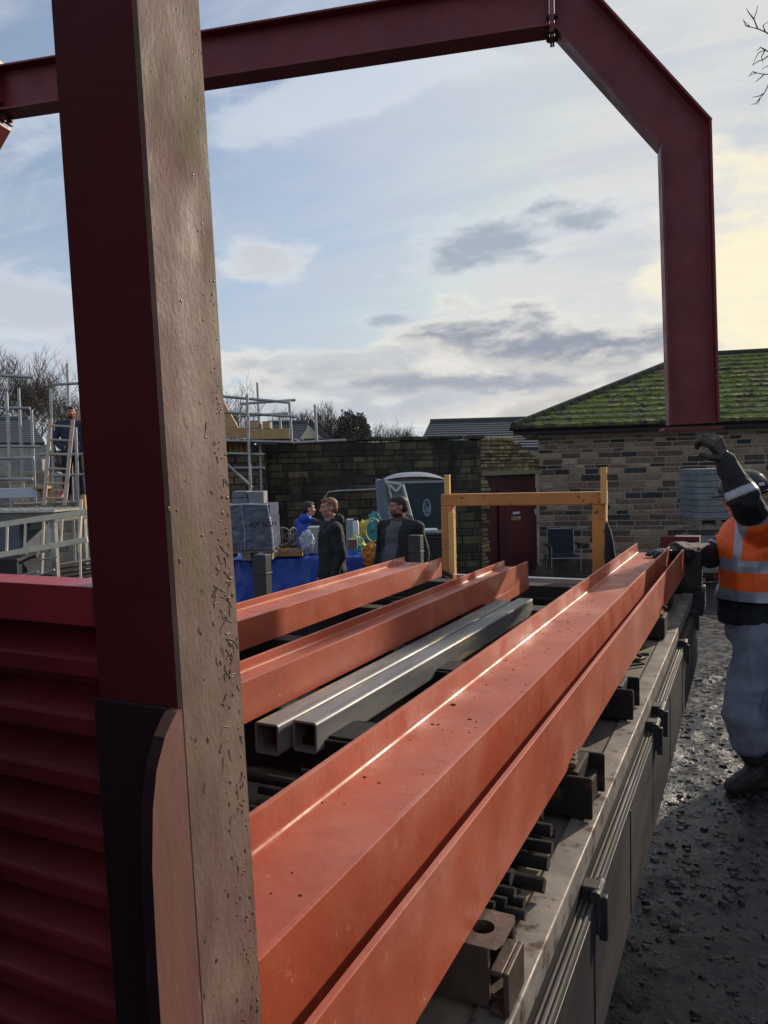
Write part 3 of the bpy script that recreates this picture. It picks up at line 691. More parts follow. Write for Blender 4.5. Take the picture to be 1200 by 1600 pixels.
# ================================================================= HANGING PORTAL FRAME
def make_portal():
    d1 = 4.72; p1 = at(862, 10, d1); p0 = at(0, 145, d1 * 1.19)
    h = (p1 - p0); h.z = 0; h.normalize(); n = h.cross(Z).normalized()
    if n.dot(FW) > 0: n = -n            # towards the camera
    O = lambda a, b: onplane(a, b, p1, n)
    t = thing('portal_frame', 'dark red steel portal frame with angled corner hanging in the air above the bed', 'steel frame', tuple(O(1082, 668)))
    D = .305; B = .165; tf = .0135; tw = .009
    o_leg_b, i_leg_b = O(1121, 662), O(1043, 662)
    kn_o, kn_i = O(1105, 190), O(1033, 237)
    top_o, top_i = O(868, -36), O(868, 50)
    # member axes
    legb = (o_leg_b + i_leg_b) / 2; kn = (kn_o + kn_i) / 2
    tpo = O(932, -6)
    du = (O(866, 52) - kn_i).normalized(); top = kn + du * ((O(867, 52) - kn).dot(h) / du.dot(h))
    dl = (kn - legb).normalized()
    mit = (du + dl).normalized()
    def perp(d): return d.cross(n).normalized()
    Dl = (o_leg_b - i_leg_b).length; 
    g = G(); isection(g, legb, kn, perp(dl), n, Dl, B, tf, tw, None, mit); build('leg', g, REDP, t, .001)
    # splice is vertical in the plane
    Dk = abs(2 * (kn_o - kn).dot(perp(du)))
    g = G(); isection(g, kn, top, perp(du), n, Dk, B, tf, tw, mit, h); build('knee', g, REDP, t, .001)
    # rafter, level
    rl = 82 / 1200 * d1; mid = (O(862, -33) + O(862, 50)) / 2; Dr = (O(862, -33) - O(862, 50)).length
    L = (p1 - p0).length
    ea = mid - h * .016; eb = mid - h * (L - .03); eb.z = (O(0, 112).z + O(0, 180).z) / 2
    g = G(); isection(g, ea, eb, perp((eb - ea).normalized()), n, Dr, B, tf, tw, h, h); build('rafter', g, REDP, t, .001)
    for c, s in ((mid, 1), (eb - h * .012, -1)):
        g = G(); g.ob(c - h * .007, h * .0065, n * B * .55, Z * (Dr / 2 + .045)); g.ob(c + h * .0075, h * .0065, n * B * .55, Z * (Dr / 2 + .045))
        pl = build('splice_plate', g, REDP, t, .001)
        for zz in (-Dr / 2 - .02, -Dr / 2 + .06, Dr / 2 - .06):
            for k in (-.05, .05):
                g = G(); g.tube([c + n * k + Z * zz - h * .036, c + n * k + Z * zz - h * .029, c + n * k + Z * zz - h * .028, c + n * k + Z * zz + h * .028, c + n * k + Z * zz + h * .029, c + n * k + Z * zz + h * .036], [.011, .011, .017, .017, .011, .011], 6, smooth=False); build('bolt', g, BLACKST, pl)
    # base plate, slightly proud both sides
    a, b = O(1034, 668), O(1124, 668); g = G(); c = (a + b) / 2; g.ob(c - Z * .009, h * ((b - a).length / 2), n * .13, Z * .008); build('base_plate', g, REDP, t, .001)
    # far knee and leg beyond the frame edge
    ml = eb - h * .02
    k2 = ml + V(((top - kn).dot(h) * 1., 0, 0)).length * -h * 1.0; k2.z = ml.z - (top.z - kn.z)
    g = G(); d2 = (ml - k2).normalized(); isection(g, ml, k2, perp(d2), n, Dk, B, tf, tw, h, (d2 + Z).normalized()); build('knee', g, REDP, t, .001)
    l2 = k2 - Z * (kn.z - legb.z); g = G(); isection(g, k2, l2, h, n, Dl, B, tf, tw, (d2 + Z).normalized(), Z); build('leg', g, REDP, t, .001)
make_portal()

# ================================================================= STONE WALLS
def stonewall(g, p0, p1, zb, topf, ch, sl, pal, rs, gap=.012, dep=.10, holes=(), rough=.008):
    """coursed stones between p0 and p1; pal = list of (colour, weight)"""
    r = random.Random(rs); p0 = V((p0[0], p0[1], 0)); p1 = V((p1[0], p1[1], 0)); U = (p1 - p0); L = U.length; U.normalize(); Nn = U.cross(Z).normalized()
    if Nn.dot(FH) > 0: Nn = -Nn
    cols = [c for c, w in pal]; ws = [w for c, w in pal]
    z = zb; zmax = max(topf(u * L / 20) for u in range(21))
    while z < zmax - .03:
        hgt = r.uniform(*ch); u = -r.uniform(0, sl[0])
        while u < L:
            ln = r.uniform(*sl) * (1.25 if hgt > sum(ch) / 2 else 1); a, b = max(u, 0), min(u + ln, L); u += ln
            if b - a < .04: continue
            m_ = (a + b) / 2
            if z + hgt * .6 > topf(m_): continue
            if any(h[0] < m_ < h[1] and h[2] < z + hgt / 2 < h[3] for h in holes): continue
            c = r.choices(cols, ws)[0]; k = r.uniform(.75, 1.25); c = (c[0] * k, c[1] * k, c[2] * k)
            a += gap / 2; b -= gap / 2; z0 = z + gap / 2; z1 = z + hgt - gap / 2; o = r.uniform(0, rough); ins = min(.010, (z1 - z0) * .2)
            j = lambda: r.uniform(-.004, .004)
            q = lambda uu, zz, dd: p0 + U * uu + Z * zz + Nn * dd
            O_ = [q(a + j(), z0 + j(), 0), q(b + j(), z0 + j(), 0), q(b + j(), z1 + j(), 0), q(a + j(), z1 + j(), 0)]
            F_ = [q(a + ins, z0 + ins, .012 + o), q(b - ins, z0 + ins, .012 + o), q(b - ins, z1 - ins, .012 + o + j()), q(a + ins, z1 - ins, .012 + o + j())]
            g.add(O_ + F_, [(4, 5, 6, 7), (0, 1, 5, 4), (1, 2, 6, 5), (2, 3, 7, 6), (3, 0, 4, 7)], 0, c)
        z += hgt
    return L, U, Nn
def backing(g, p0, p1, zb, topf, th, Nn, mi=1, n=24):
    p0 = V((p0[0], p0[1], 0)); p1 = V((p1[0], p1[1], 0)); U = (p1 - p0); L = U.length; U.normalize()
    pts = [p0 + Z * zb] + [p1 + Z * zb] + [p0 + U * (L * k / n) + Z * topf(L * k / n) for k in range(n, -1, -1)]
    g.prism([p - Nn * -.003 * 1 for p in pts], -Nn * th, mi)

palB = [((.38, .275, .19), 4), ((.28, .195, .135), 4), ((.13, .095, .07), 3), ((.055, .047, .042), 3), ((.24, .135, .095), 2), ((.44, .34, .235), 2)]
palO = [((.14, .11, .07), 3), ((.095, .08, .055), 3), ((.055, .05, .036), 3), ((.20, .16, .09), 1)]
# stone building on the right, wall plane with its right end nearer
def wall_depth(px): return 18.8 / (1 + .22 * (px - 600) / 1200)
def W(px, py, dd=0.): return at(px, py, wall_depth(px) + dd)
def make_building():
    a = W(841, 700); b = W(1500, 700); gz = -.35; H = 2.62
    t = thing('stone_building', 'low stone building with moss covered tiled roof behind the orange vested worker', 'building', (a.x, a.y, gz))
    g = G(); Lw, U, Nn = stonewall(g, a, b, gz, lambda u: H, (.075, .17), (.22, .46), palB, 2, .020)
    backing(g, a, b, gz, lambda u: H + .4, .35, Nn)
    # side wall going back
    a2 = a - Nn * 6 * 1; g3 = G(); stonewall(g3, a2, a, gz, lambda u: H, (.075, .17), (.22, .46), palB, 3, .020)
    build('wall', g, [STONE, MORTAR], t)
    g = G(); g.ob((a + a2) / 2 * 1 + Z * ((gz + H + .4) / 2 - a.z) + U * .09 - Nn * .19, U * .08, Nn * 2.8, Z * ((H + .4 - gz) / 2)); build('side_wall', g, MORTAR, t)
    # eaves: fascia and gutter
    ez = H + .02; ea = a - U * .55; eb = b + U * .5; ea = V((ea.x, ea.y, ez)); eb = V((eb.x, eb.y, ez)); ov = .42
    g = G(); g.ob((ea + eb) / 2 + Nn * (ov - .02) + Z * .05, U * ((eb - ea).length / 2), Nn * .015, Z * .09); g.ob((ea + eb) / 2 + Nn * (ov / 2 - .02) - Z * .035, U * ((eb - ea).length / 2 - .01), Nn * (ov / 2 - .01), Z * .008)
    build('fascia', g, DARKFASCIA, t)
    g = G(); pr = [(cos(R(180 + k * 22.5)) * .055, sin(R(180 + k * 22.5)) * .055) for k in range(9)]
    gp0 = ea + Nn * (ov + .06) + Z * .10 - U * .08; gp1 = eb + Nn * (ov + .06) + Z * .10
    vs = [p + Nn * u + Z * v for p in (gp0, gp1) for u, v in pr]; g.add(vs, [(i, i + 1, i + 10, i + 9) for i in range(8)])
    g.ob(gp0 + Z * -.03, U * .004, Nn * .052, Z * .028)
    build('gutter', g, DARKFASCIA, t)
    # hipped roof: front slope courses clipped by the hip line
    c0 = ea + Nn * (ov + .02) + Z * .12; slope = R(23.5); run = 4.6; ncourse = 14; dl = run / cos(slope) / ncourse
    Sd = (-Nn * cos(slope) + Z * sin(slope)); Nr = (Nn * sin(slope) + Z * cos(slope))
    Lr = (eb - ea).length; g = G(); r = random.Random(9)
    for k in range(ncourse):
        s0 = k * dl; s1 = (k + 1) * dl + .05; u0 = s0 * cos(slope) + .16   # 45 degree hip in plan
        u = u0
        while u < Lr:
            w = r.uniform(.20, .34); thick = r.uniform(.04, .07)
            e = r.uniform(-.012, .012); n = 4; ww = min(w, Lr - u)
            A_ = c0 + U * (u + .003) + Sd * (s0 + e) + Nr * (thick); B_ = c0 + U * (u + ww - .003) + Sd * (s0 + e + r.uniform(-.012, .012)) + Nr * (thick + r.uniform(-.008, .008))
            C_ = c0 + U * (u + ww - .003 + .02) + Sd * s1 + Nr * .004; D_ = c0 + U * (u + .003 + .02) + Sd * s1 + Nr * .004
            E_, F_ = A_ - Nr * (thick + .02), B_ - Nr * (thick + .02)
            g.add([A_, B_, C_, D_, E_, F_], [(0, 1, 2, 3), (4, 5, 1, 0), (4, 0, 3), (1, 5, 2)])
            # moss cushions on the lower edge
            for q in range(r.randint(1, 3)):
                mc = A_ + (B_ - A_) * r.random() + Sd * r.uniform(0, .12); s = r.uniform(.015, .035)
                g.ell(mc, (U * s * 1.8, Sd * s, Nr * s * .45))
            u += w
    top = c0 + Sd * (run / cos(slope)); r0 = top + U * run; r1 = top + U * Lr
    g.add([c0 - Nr * .02, c0 + U * Lr - Nr * .02, r1 - Nr * .02, r0 - Nr * .02], [(0, 1, 2, 3)])
    # hip side slope and back slope
    bk = c0 - Nn * run * 2; g.add([c0, r0, bk], [(0, 1, 2)]); g.add([r0, r1, bk + U * Lr, bk], [(0, 1, 2, 3)])
    rf = build('roof', g, MOSS, t)
    g = G()
    for k in range(22):
        p = c0 + (r0 - c0) * ((k + .1) / 22); q = c0 + (r0 - c0) * ((k + 1.0) / 22); g.tube([p + Z * .0, q + Z * .01], [.13, .12], 8, cap=True)
    build('hip_tiles', g, mat('mossy hip tile', (.06, .065, .03), (.04, .04, .035), 6, .9, 0, .01, 30), rf)
    g = G()
    for k in range(26): p = r0 + (r1 - r0) * ((k + .02) / 26); q = r0 + (r1 - r0) * ((k + .98) / 26); g.tube([p + Z * .02, q + Z * .035], [.09, .075], 8)
    build('ridge_tiles', g, mat('mossy hip tile', (.06, .065, .03)), rf)
    return a, U, Nn
bA_, bU, bN = make_building()

def make_yardwall():
    # long dark wall, then its sunlit return towards the building
    p0 = at(300, 700, 15.3); p1 = at(750, 700, 15.9); gz = -.36; top = 2.47
    t = thing('old_stone_wall', 'old dark stone yard wall, damp streaked and mossy, behind the men', 'wall', (p0.x, p0.y, gz))
    r = random.Random(1); L = (p1 - p0).length
    g = G(); tf = lambda u: top - .0 + .02 * sin(u * 3)
    L_, U, Nn = stonewall(g, p0, p1, gz, tf, (.11, .19), (.22, .42), palO, 5, .014, rough=.02)
    backing(g, p0, p1, gz, lambda u: tf(u) - .02, .38, Nn)
    build('wall', g, [STONEM, MORTARD], t)
    g = G(); u = 0
    while u < L_ - .1:
        w = r.uniform(.35, .6); c = V((p0.x, p0.y, 0)) + U * (u + w / 2) - Nn * .17 + Z * (top + .035 + r.uniform(-.012, .012)); g.ob(c, U * (min(w, L_ - u) / 2 - .006), Nn * .23, Z * r.uniform(.03, .045), 0, (.10, .09, .065)); u += w
    build('coping', g, STONEM, t, .008)
    # return wall with stepped broken top and the maroon door below
    q0 = V((p1.x, p1.y, 0)); q1 = at(842, 700, 17.35); q1.z = 0
    t2 = thing('old_stone_wall', 'sunlit mossy end of the old wall above the maroon door', 'wall', (q0.x, q0.y, gz))
    Lr = (q1 - q0).length
    dz = 1.72
    tf2 = lambda u: 2.50 if u < Lr * .58 else (2.50 - .20 * int((u - Lr * .58) / (Lr * .12) + 1) * .55)
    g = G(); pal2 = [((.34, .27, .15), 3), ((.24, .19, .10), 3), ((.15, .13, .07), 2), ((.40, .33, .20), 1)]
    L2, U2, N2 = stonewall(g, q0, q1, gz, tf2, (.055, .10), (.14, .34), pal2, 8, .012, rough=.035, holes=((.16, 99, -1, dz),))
    backing(g, q0 + U2 * 0, q1, dz - .02, lambda u: tf2(u) - .02, .30, N2)
    g.ob(q0 + U2 * .07 + Z * ((gz + dz) / 2 - .01) - N2 * .15, U2 * .07, N2 * .149, Z * ((dz - gz) / 2 - .012), 1)
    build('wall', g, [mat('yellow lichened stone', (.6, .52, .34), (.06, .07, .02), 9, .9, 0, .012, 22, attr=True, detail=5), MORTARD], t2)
    g = G(); g.ob(q0 + U2 * (L2 / 2) + Z * (dz + .02) + N2 * .03, U2 * (L2 / 2), N2 * .05, Z * .045, 0, (.26, .22, .14)); build('lintel', g, STONE, t2, .006)
    # door
    dp = q0 + U2 * .15 - N2 * .09; dw = L2 - .16
    d = thing('maroon_door', 'maroon painted door with two small signs beside the stone building', 'door', (dp.x, dp.y, gz))
    fl = dw * .26
    g = G(); g.ob(dp + U2 * (dw / 2) + Z * ((gz + dz) / 2 - .012) - N2 * .03, U2 * (dw / 2 - .002), N2 * .02, Z * ((dz - gz) / 2 - .014)); build('surround_panel', g, MAROON, d)
    c = dp + U2 * (fl + (dw - fl) / 2); zc0, zc1 = gz + .02, dz - .34
    g = G(); g.ob(c + Z * ((zc0 + zc1) / 2) + N2 * .012, U2 * ((dw - fl) / 2 - .03), N2 * .02, Z * ((zc1 - zc0) / 2)); lf = build('door_leaf', g, MAROON, d, .003)
    g = G(); g.ob(c - U2 * .02 + Z * (zc0 + .85) + N2 * .034, U2 * ((dw - fl) * .30), N2 * .003, Z * .55); build('recessed_panel', g, mat('duller maroon', (.12, .022, .024), None, 3, .3), lf)
    hp = c + U2 * ((dw - fl) / 2 - .08); hz = at(838, 800, 17.2).z
    g = G(); g.ob(V((hp.x, hp.y, hz)) + N2 * .036, U2 * .018, N2 * .004, Z * .07); g.tube([V((hp.x, hp.y, hz + .02)) + N2 * .04, V((hp.x, hp.y, hz + .02)) + N2 * .07, V((hp.x, hp.y, hz + .02)) + N2 * .07 - U2 * .11], .009, 8); build('handle', g, WHITEP, lf)
    s1 = c - U2 * ((dw - fl) * .06); g = G(); z1 = at(806, 801, 17).z
    g.ob(V((s1.x, s1.y, z1)) + N2 * .036, U2 * .13, N2 * .003, Z * .026); build('sign', g, STICK, lf)
    g = G(); z1 = at(806, 809, 17).z; g.ob(V((s1.x, s1.y, z1)) - U2 * .01 + N2 * .036, U2 * .165, N2 * .003, Z * .036)
    sg = build('sign', g, mat('tan sign', (.48, .36, .20), None, 5, .6), lf)
    g = G()
    for k in range(9): g.ob(V((s1.x, s1.y, z1 + (.008 if k < 5 else -.012))) + U2 * (-.09 + .035 * (k % 5)) + N2 * .0398, U2 * .012, N2 * .0006, Z * .005)
    g.ob(V((s1.x, s1.y, z1)) - U2 * .13 + N2 * .0398, U2 * .02, N2 * .0006, Z * .02)
    build('sign_writing', g, EYED, sg)
make_yardwall()

# ================================================================= BACKGROUND BITS (camera aligned helper)
def fbox(g, x0, y0, x1, y1, d, t, mi=0, ry=0., zb=None):
    """box whose front face fills the given picture rectangle at depth d, t thick"""
    c = at((x0 + x1) / 2, (y0 + y1) / 2, d); w = (x1 - x0) * d / FPX; h = (y1 - y0) * d / FPX
    u = R0 * cos(ry) + FH * sin(ry); n = FH * cos(ry) - R0 * sin(ry)
    z1 = c.z + h / 2; z0 = c.z - h / 2 if zb is None else zb
    cc = V((c.x, c.y, (z0 + z1) / 2)) + n * (t / 2)
    g.ob(cc, u * w / 2, n * t / 2, Z * ((z1 - z0) / 2), mi); return g
def gz_at(px, d): p = at(px, 740, d); return ground_z(p)

def portaloo():
    d = 12.2; gz = gz_at(645, d); c = at(647, 800, d); u = R0 * cos(.35) + FH * sin(.35); n = FH * cos(.35) - R0 * sin(.35)
    u = R0; n = FH
    z1 = at(647, 752, d).z; hw = 50 * d / FPX; cc = V((c.x, c.y, 0)) + n * .5
    t = thing('portable_toilet', 'dark teal portable toilet with pale domed roof against the old wall', 'toilet', (cc.x, cc.y, gz))
    g = G(); g.ob(cc + Z * ((gz + .08 + z1) / 2), u * hw, n * .5, Z * ((z1 - gz - .08) / 2))
    for k in range(4): g.ob(cc - n * .503 + u * (-hw + .18 + k * hw * .55) + Z * ((gz + z1) / 2), u * .015, n * .006, Z * (z1 - gz) * .42)
    build('cabin', g, LOO, t, .03)
    g = G(); m = 9; N_ = 13; vs = []
    for i in range(m):
        for j in range(N_):
            a = -1 + 2 * i / (m - 1); b = -1 + 2 * j / (N_ - 1); h = (1 - abs(b) ** 2.6) * (1 - .5 * abs(a) ** 3) * .14
            vs.append(cc + n * a * .53 + u * b * (hw + .04) + Z * (z1 + .005 + h))
    g.add(vs, [(i * N_ + j, i * N_ + j + 1, (i + 1) * N_ + j + 1, (i + 1) * N_ + j) for i in range(m - 1) for j in range(N_ - 1)], 0, None, True)
    g.ob(cc + Z * (z1 - .01), u * (hw + .045), n * .535, Z * .02)
    build('roof', g, PLAST, t)
    g = G(); g.ob(cc + Z * (gz + .04), u * (hw - .02), n * .52, Z * .04); build('base', g, DGREY, t)
    # oval emblem
    e = at(667, 793, d); e = e - n * (e - cc).dot(n) - n * .512; a, b = 6.6 * d / FPX, 14 * d / FPX; g = G(); K = 24
    g.prism([e + u * cos(2 * pi * k / K) * a + Z * sin(2 * pi * k / K) * b for k in range(K)], -n * .004)
    em = build('emblem', g, mat('pale blue emblem', (.28, .36, .44), None, 5, .5), t)
    g = G(); q = e - n * .0055
    arc = [q + u * (cos(x) * a * .62) + Z * (sin(x) * b * .62 + b * .12) for x in [R(60 + k * 20) for k in range(10)]]
    for i in range(len(arc) - 1): g.bar(arc[i], arc[i + 1], .012, .003, n)
    for (x0, y0, x1, y1) in ((-.3, -.15, .0, .7), (.0, .7, .05, .1), (.05, .1, .45, .55), (.45, .55, .4, -.1), (-.3, -.15, .1, -.2)): g.bar(q + u * x0 * a + Z * y0 * b, q + u * x1 * a + Z * y1 * b, .012, .003, n)
    for k in range(4): g.bar(q + u * (-.45 + .25 * k) * a - Z * .5 * b, q + u * (-.3 + .25 * k) * a - Z * .5 * b, .02, .003, n)
    for k in range(3): g.bar(q + u * (-.35 + .25 * k) * a - Z * .64 * b, q + u * (-.2 + .25 * k) * a - Z * .64 * b, .014, .003, n)
    build('emblem_drawing', g, mat('emblem dark blue', (.02, .05, .09), None, 5, .5), em)
portaloo()
def bin_():
    d = 10.6; gz = gz_at(677, d); c = at(677, 850, d); z1 = at(677, 838, d).z; c = V((c.x, c.y, 0)) + FH * .3
    t = thing('wheelie_bin', 'dark grey wheeled bin in front of the portable toilet, pale papers on its lid', 'bin', (c.x, c.y, gz))
    g = G(); a = R0; b = FH
    lo = [c + a * x * .19 + b * y * .22 + Z * (gz + .08) for x, y in ((-1, -1), (1, -1), (1, 1), (-1, 1))]; hi = [c + a * x * .23 + b * y * .28 + Z * z1 for x, y in ((-1, -1), (1, -1), (1, 1), (-1, 1))]
    g.add(lo + hi, [(3, 2, 1, 0), (4, 5, 6, 7), (0, 1, 5, 4), (1, 2, 6, 5), (2, 3, 7, 6), (3, 0, 4, 7)]); g.ob(c + Z * (z1 - .02), a * .245, b * .295, Z * .018); build('body', g, DGREY, t, .01)
    g = G(); g.ob(c + Z * (z1 + .025), a * .24, b * .29, Z * .02); g.tube([c + a * .27 + b * .1 + Z * (z1 + .03), c + a * .27 - b * .2 + Z * (z1 + .03)], .02, 8); build('lid', g, DGREY, t, .015)
    for s in (-1, 1): g = G(); w = c + a * s * .2 + b * .22 + Z * (gz + .1); g.tube([w - a * .025, w + a * .025], .1, 16); build('wheel', g, RUBBER, t)
    g = G(); g.ob(c - a * .06 + Z * (z1 + .063), a * .14, b * .16, Z * .016); tag(build('paper_bundle', g, WRAPW, None, .004, V((c.x, c.y, z1 + .05))), 'pale folded papers lying on the wheeled bin lid', 'papers')
bin_()
def rail():
    g = G(); a = at(508, 782, 14.6); pts = [at(507, 800, 14.6), at(508, 776, 14.6), at(513, 769, 14.6), at(530, 767, 14.6), at(600, 764, 14.6), at(690, 757, 14.9)]
    pts[0].z = gz_at(508, 14.6); g.tube(pts, .02, 8); e = at(690, 757, 14.9); g.tube([e, V((e.x, e.y, -.34))], .02, 8)
    tag(build('handrail', g, GALV, None, 0, V((a.x, a.y, -.33))), 'thin metal handrail bent down at its left end along the old wall', 'handrail')
rail()
def chair():
    d = 16.4; gz = -.33; P = lambda x, y, dd=0: at(x, y, d + dd); k = d / FPX
    c = P(881, 880); t = thing('folding_chair', 'navy folding armchair standing by the stone building wall', 'chair', (c.x, c.y, gz))
    u = R0; n = FH; cc = V((c.x, c.y, 0)); zs = P(881, 868).z; zt = P(881, 829).z
    g = G(); g.ob(cc + n * .28 + Z * ((zs + zt) / 2 + .02), u * .27, (n * .012 + Z * .002), Z * ((zt - zs) / 2)); build('backrest', g, NAVYP, t, .008)
    g = G(); g.ob(cc + Z * zs, u * .27, n * .24, Z * .02); build('seat', g, NAVYP, t, .008)
    g = G()
    for s in (-1, 1):
        g.tube([cc + u * s * .31 - n * .22 + Z * gz, cc + u * s * .31 - n * .24 + Z * (zs + .22)], .013, 6)
        g.tube([cc + u * s * .31 + n * .30 + Z * gz, cc + u * s * .30 + n * .26 + Z * (zs)], .013, 6)
        g.tube([cc + u * s * .285 + n * .27 + Z * zs, cc + u * s * .285 + n * .31 + Z * (zt - .03), cc + u * s * .24 + n * .31 + Z * (zt + .02)], .013, 6)
    g.tube([cc - u * .24 + n * .31 + Z * (zt + .02), cc + u * .24 + n * .31 + Z * (zt + .02)], .013, 6)
    g.tube([cc - u * .31 - n * .23 + Z * (zs - .03), cc + u * .31 - n * .23 + Z * (zs - .03)], .013, 6)
    build('frame', g, GALV, t)
    for s in (-1, 1): g = G(); g.ob(cc + u * s * .34 + Z * (zs + .235), u * .04, n * .25, Z * .02); build('armrest', g, DGREY, t, .01)
chair()
def pallets():
    for lab1, lab2, x0, x1, yt, yb, d in (('pallet of grey paving slabs on top of another pallet by the building', '', 1090, 1152, 732, 812, 13.9), ('', '', 1096, 1158, 838, 893, 13.9)):
        pass
    d = 13.9; k = d / FPX; gz = -.33
    def pal(x0, x1, yt, yb, py, lab, l2, base=None):
        c = at((x0 + x1) / 2, yt, d); z1 = c.z; z0 = at((x0 + x1) / 2, yb, d).z; w = (x1 - x0) * k / 2; cc = V((c.x, c.y, 0)) + FH * .5
        zp = z0 - .13 if base is None else base
        t = thing('pallet', l2, 'pallet', (cc.x, cc.y, zp), 'timber pallets by the building')
        g = G()
        for s in (-1, 0, 1): g.ob(cc + R0 * s * (w - .0) + Z * (zp + .06), R0 * .05, FH * .5, Z * .04)
        build('blocks', g, TIMBERG, t)
        g = G()
        for q in range(5): g.ob(cc + FH * (-.45 + q * .225) + Z * (z0 - .012), R0 * (w + .07), FH * .05, Z * .011)
        for q in (-1, 1): g.ob(cc + FH * q * .4 + Z * (zp + .012), R0 * (w + .07), FH * .05, Z * .008)
        build('boards', g, TIMBERG, t, .002)
        n = max(2, int((z1 - z0) / .11)); h = (z1 - z0) / n
        g = G()
        for q in range(n): o = rnd.uniform(-.012, .012); g.ob(cc + R0 * o + Z * (z0 + h * (q + .5) + .002), R0 * w, FH * .45, Z * (h / 2 - .004), 0)
        tag(build('slab_stack', g, SLABM, None, .005, V((cc.x, cc.y, z0))), lab, 'paving slabs', 'stacks of grey slabs by the building')
    pal(1098, 1160, 838, 893, 0, 'stack of grey slabs on the lower pallet, near the ground behind the worker', 'timber pallet on the ground under the lower slabs', gz)
    pal(1092, 1154, 732, 811, 0, 'stack of grey slabs on the upper pallet, under the raised glove', 'timber pallet lying on the lower slabs, level with the worker vest')
pallets()

# ---- blue tarpaulin stack and what stands on it
def tarp():
    d = 9.5; gz = -.28; c0 = at(300, 872, d); c1 = at(572, 868, d); zt = at(470, 870, d).z
    U = (c1 - c0); U.z = 0; L = U.length; U.normalize(); Nn = FH
    def surf(name, f0, f1, lab, seed, zt, dep=.75):
        nu, nv = int((f1 - f0) * L / .02), 52; vs = []
        for i in range(nu + 1):
            f = f0 + (f1 - f0) * i / nu; uu = f * L
            for j in range(nv + 1):
                s = j / nv
                if s < .3: q = s / .3; p = c0 + U * uu + Nn * (dep * (1 - q)); z = zt + .012 * fb(uu, q, 4, 3, seed) - .02 * q * q
                else:
                    q = (s - .3) / .7; bulge = .05 * sin(q * pi) + .07 * abs(noise.noise(V((uu * 1.7 + q * 1.1, q * .9, seed + 9)))) + .035 * fb(uu * 1.3, q * .35, 3.2, 4, seed) + .03 * abs(sin(uu * 5.1 + seed + q * 1.2)) * q + .02 * fb(uu * 4, q * 2, 2.5, 3, seed + 3)
                    p = c0 + U * uu - Nn * bulge; z = zt - .02 - q * (zt - gz - .05)
                    z += .03 * sin(uu * 7 + q * 3) * q * (1 - q)
                vs.append(V((p.x, p.y, z)))
        g = G(); w = nv + 1; g.add(vs, [(i * w + j, i * w + j + 1, (i + 1) * w + j + 1, (i + 1) * w + j) for i in range(nu) for j in range(nv)], 0, None, True)
        g.box((0, 0, 0), (0.0001, .0001, .0001))
        g.v = g.v[:-8]; g.f = g.f[:-6]; g.m = g.m[:-6]; g.c = g.c[:-6]; g.sm = g.sm[:-6]
        o = tag(build(name, g, BLUETARP, None, 0, V((c0.x, c0.y, gz))), lab, 'tarpaulin')
        md = o.modifiers.new('thick', 'SOLIDIFY'); md.thickness = .004
        return o
    surf('blue_tarpaulin', 0, .985, 'crumpled blue tarpaulin draped over a stack behind the red haired man', 2., zt)
    # timber stack underneath
    g = G(); g.ob(c0 * 1 + U * L * .49 + Nn * .40 + Z * ((gz + zt - .06) / 2 - c0.z), U * L * .48, Nn * .33, Z * ((zt - .06 - gz) / 2))
    tag(build('covered_stack', g, TIMBERG, None, 0, V((c0.x, c0.y, gz))), 'timber stack hidden beneath the blue tarpaulin', 'timber stack')
    return d, zt
TD, TZ = tarp()
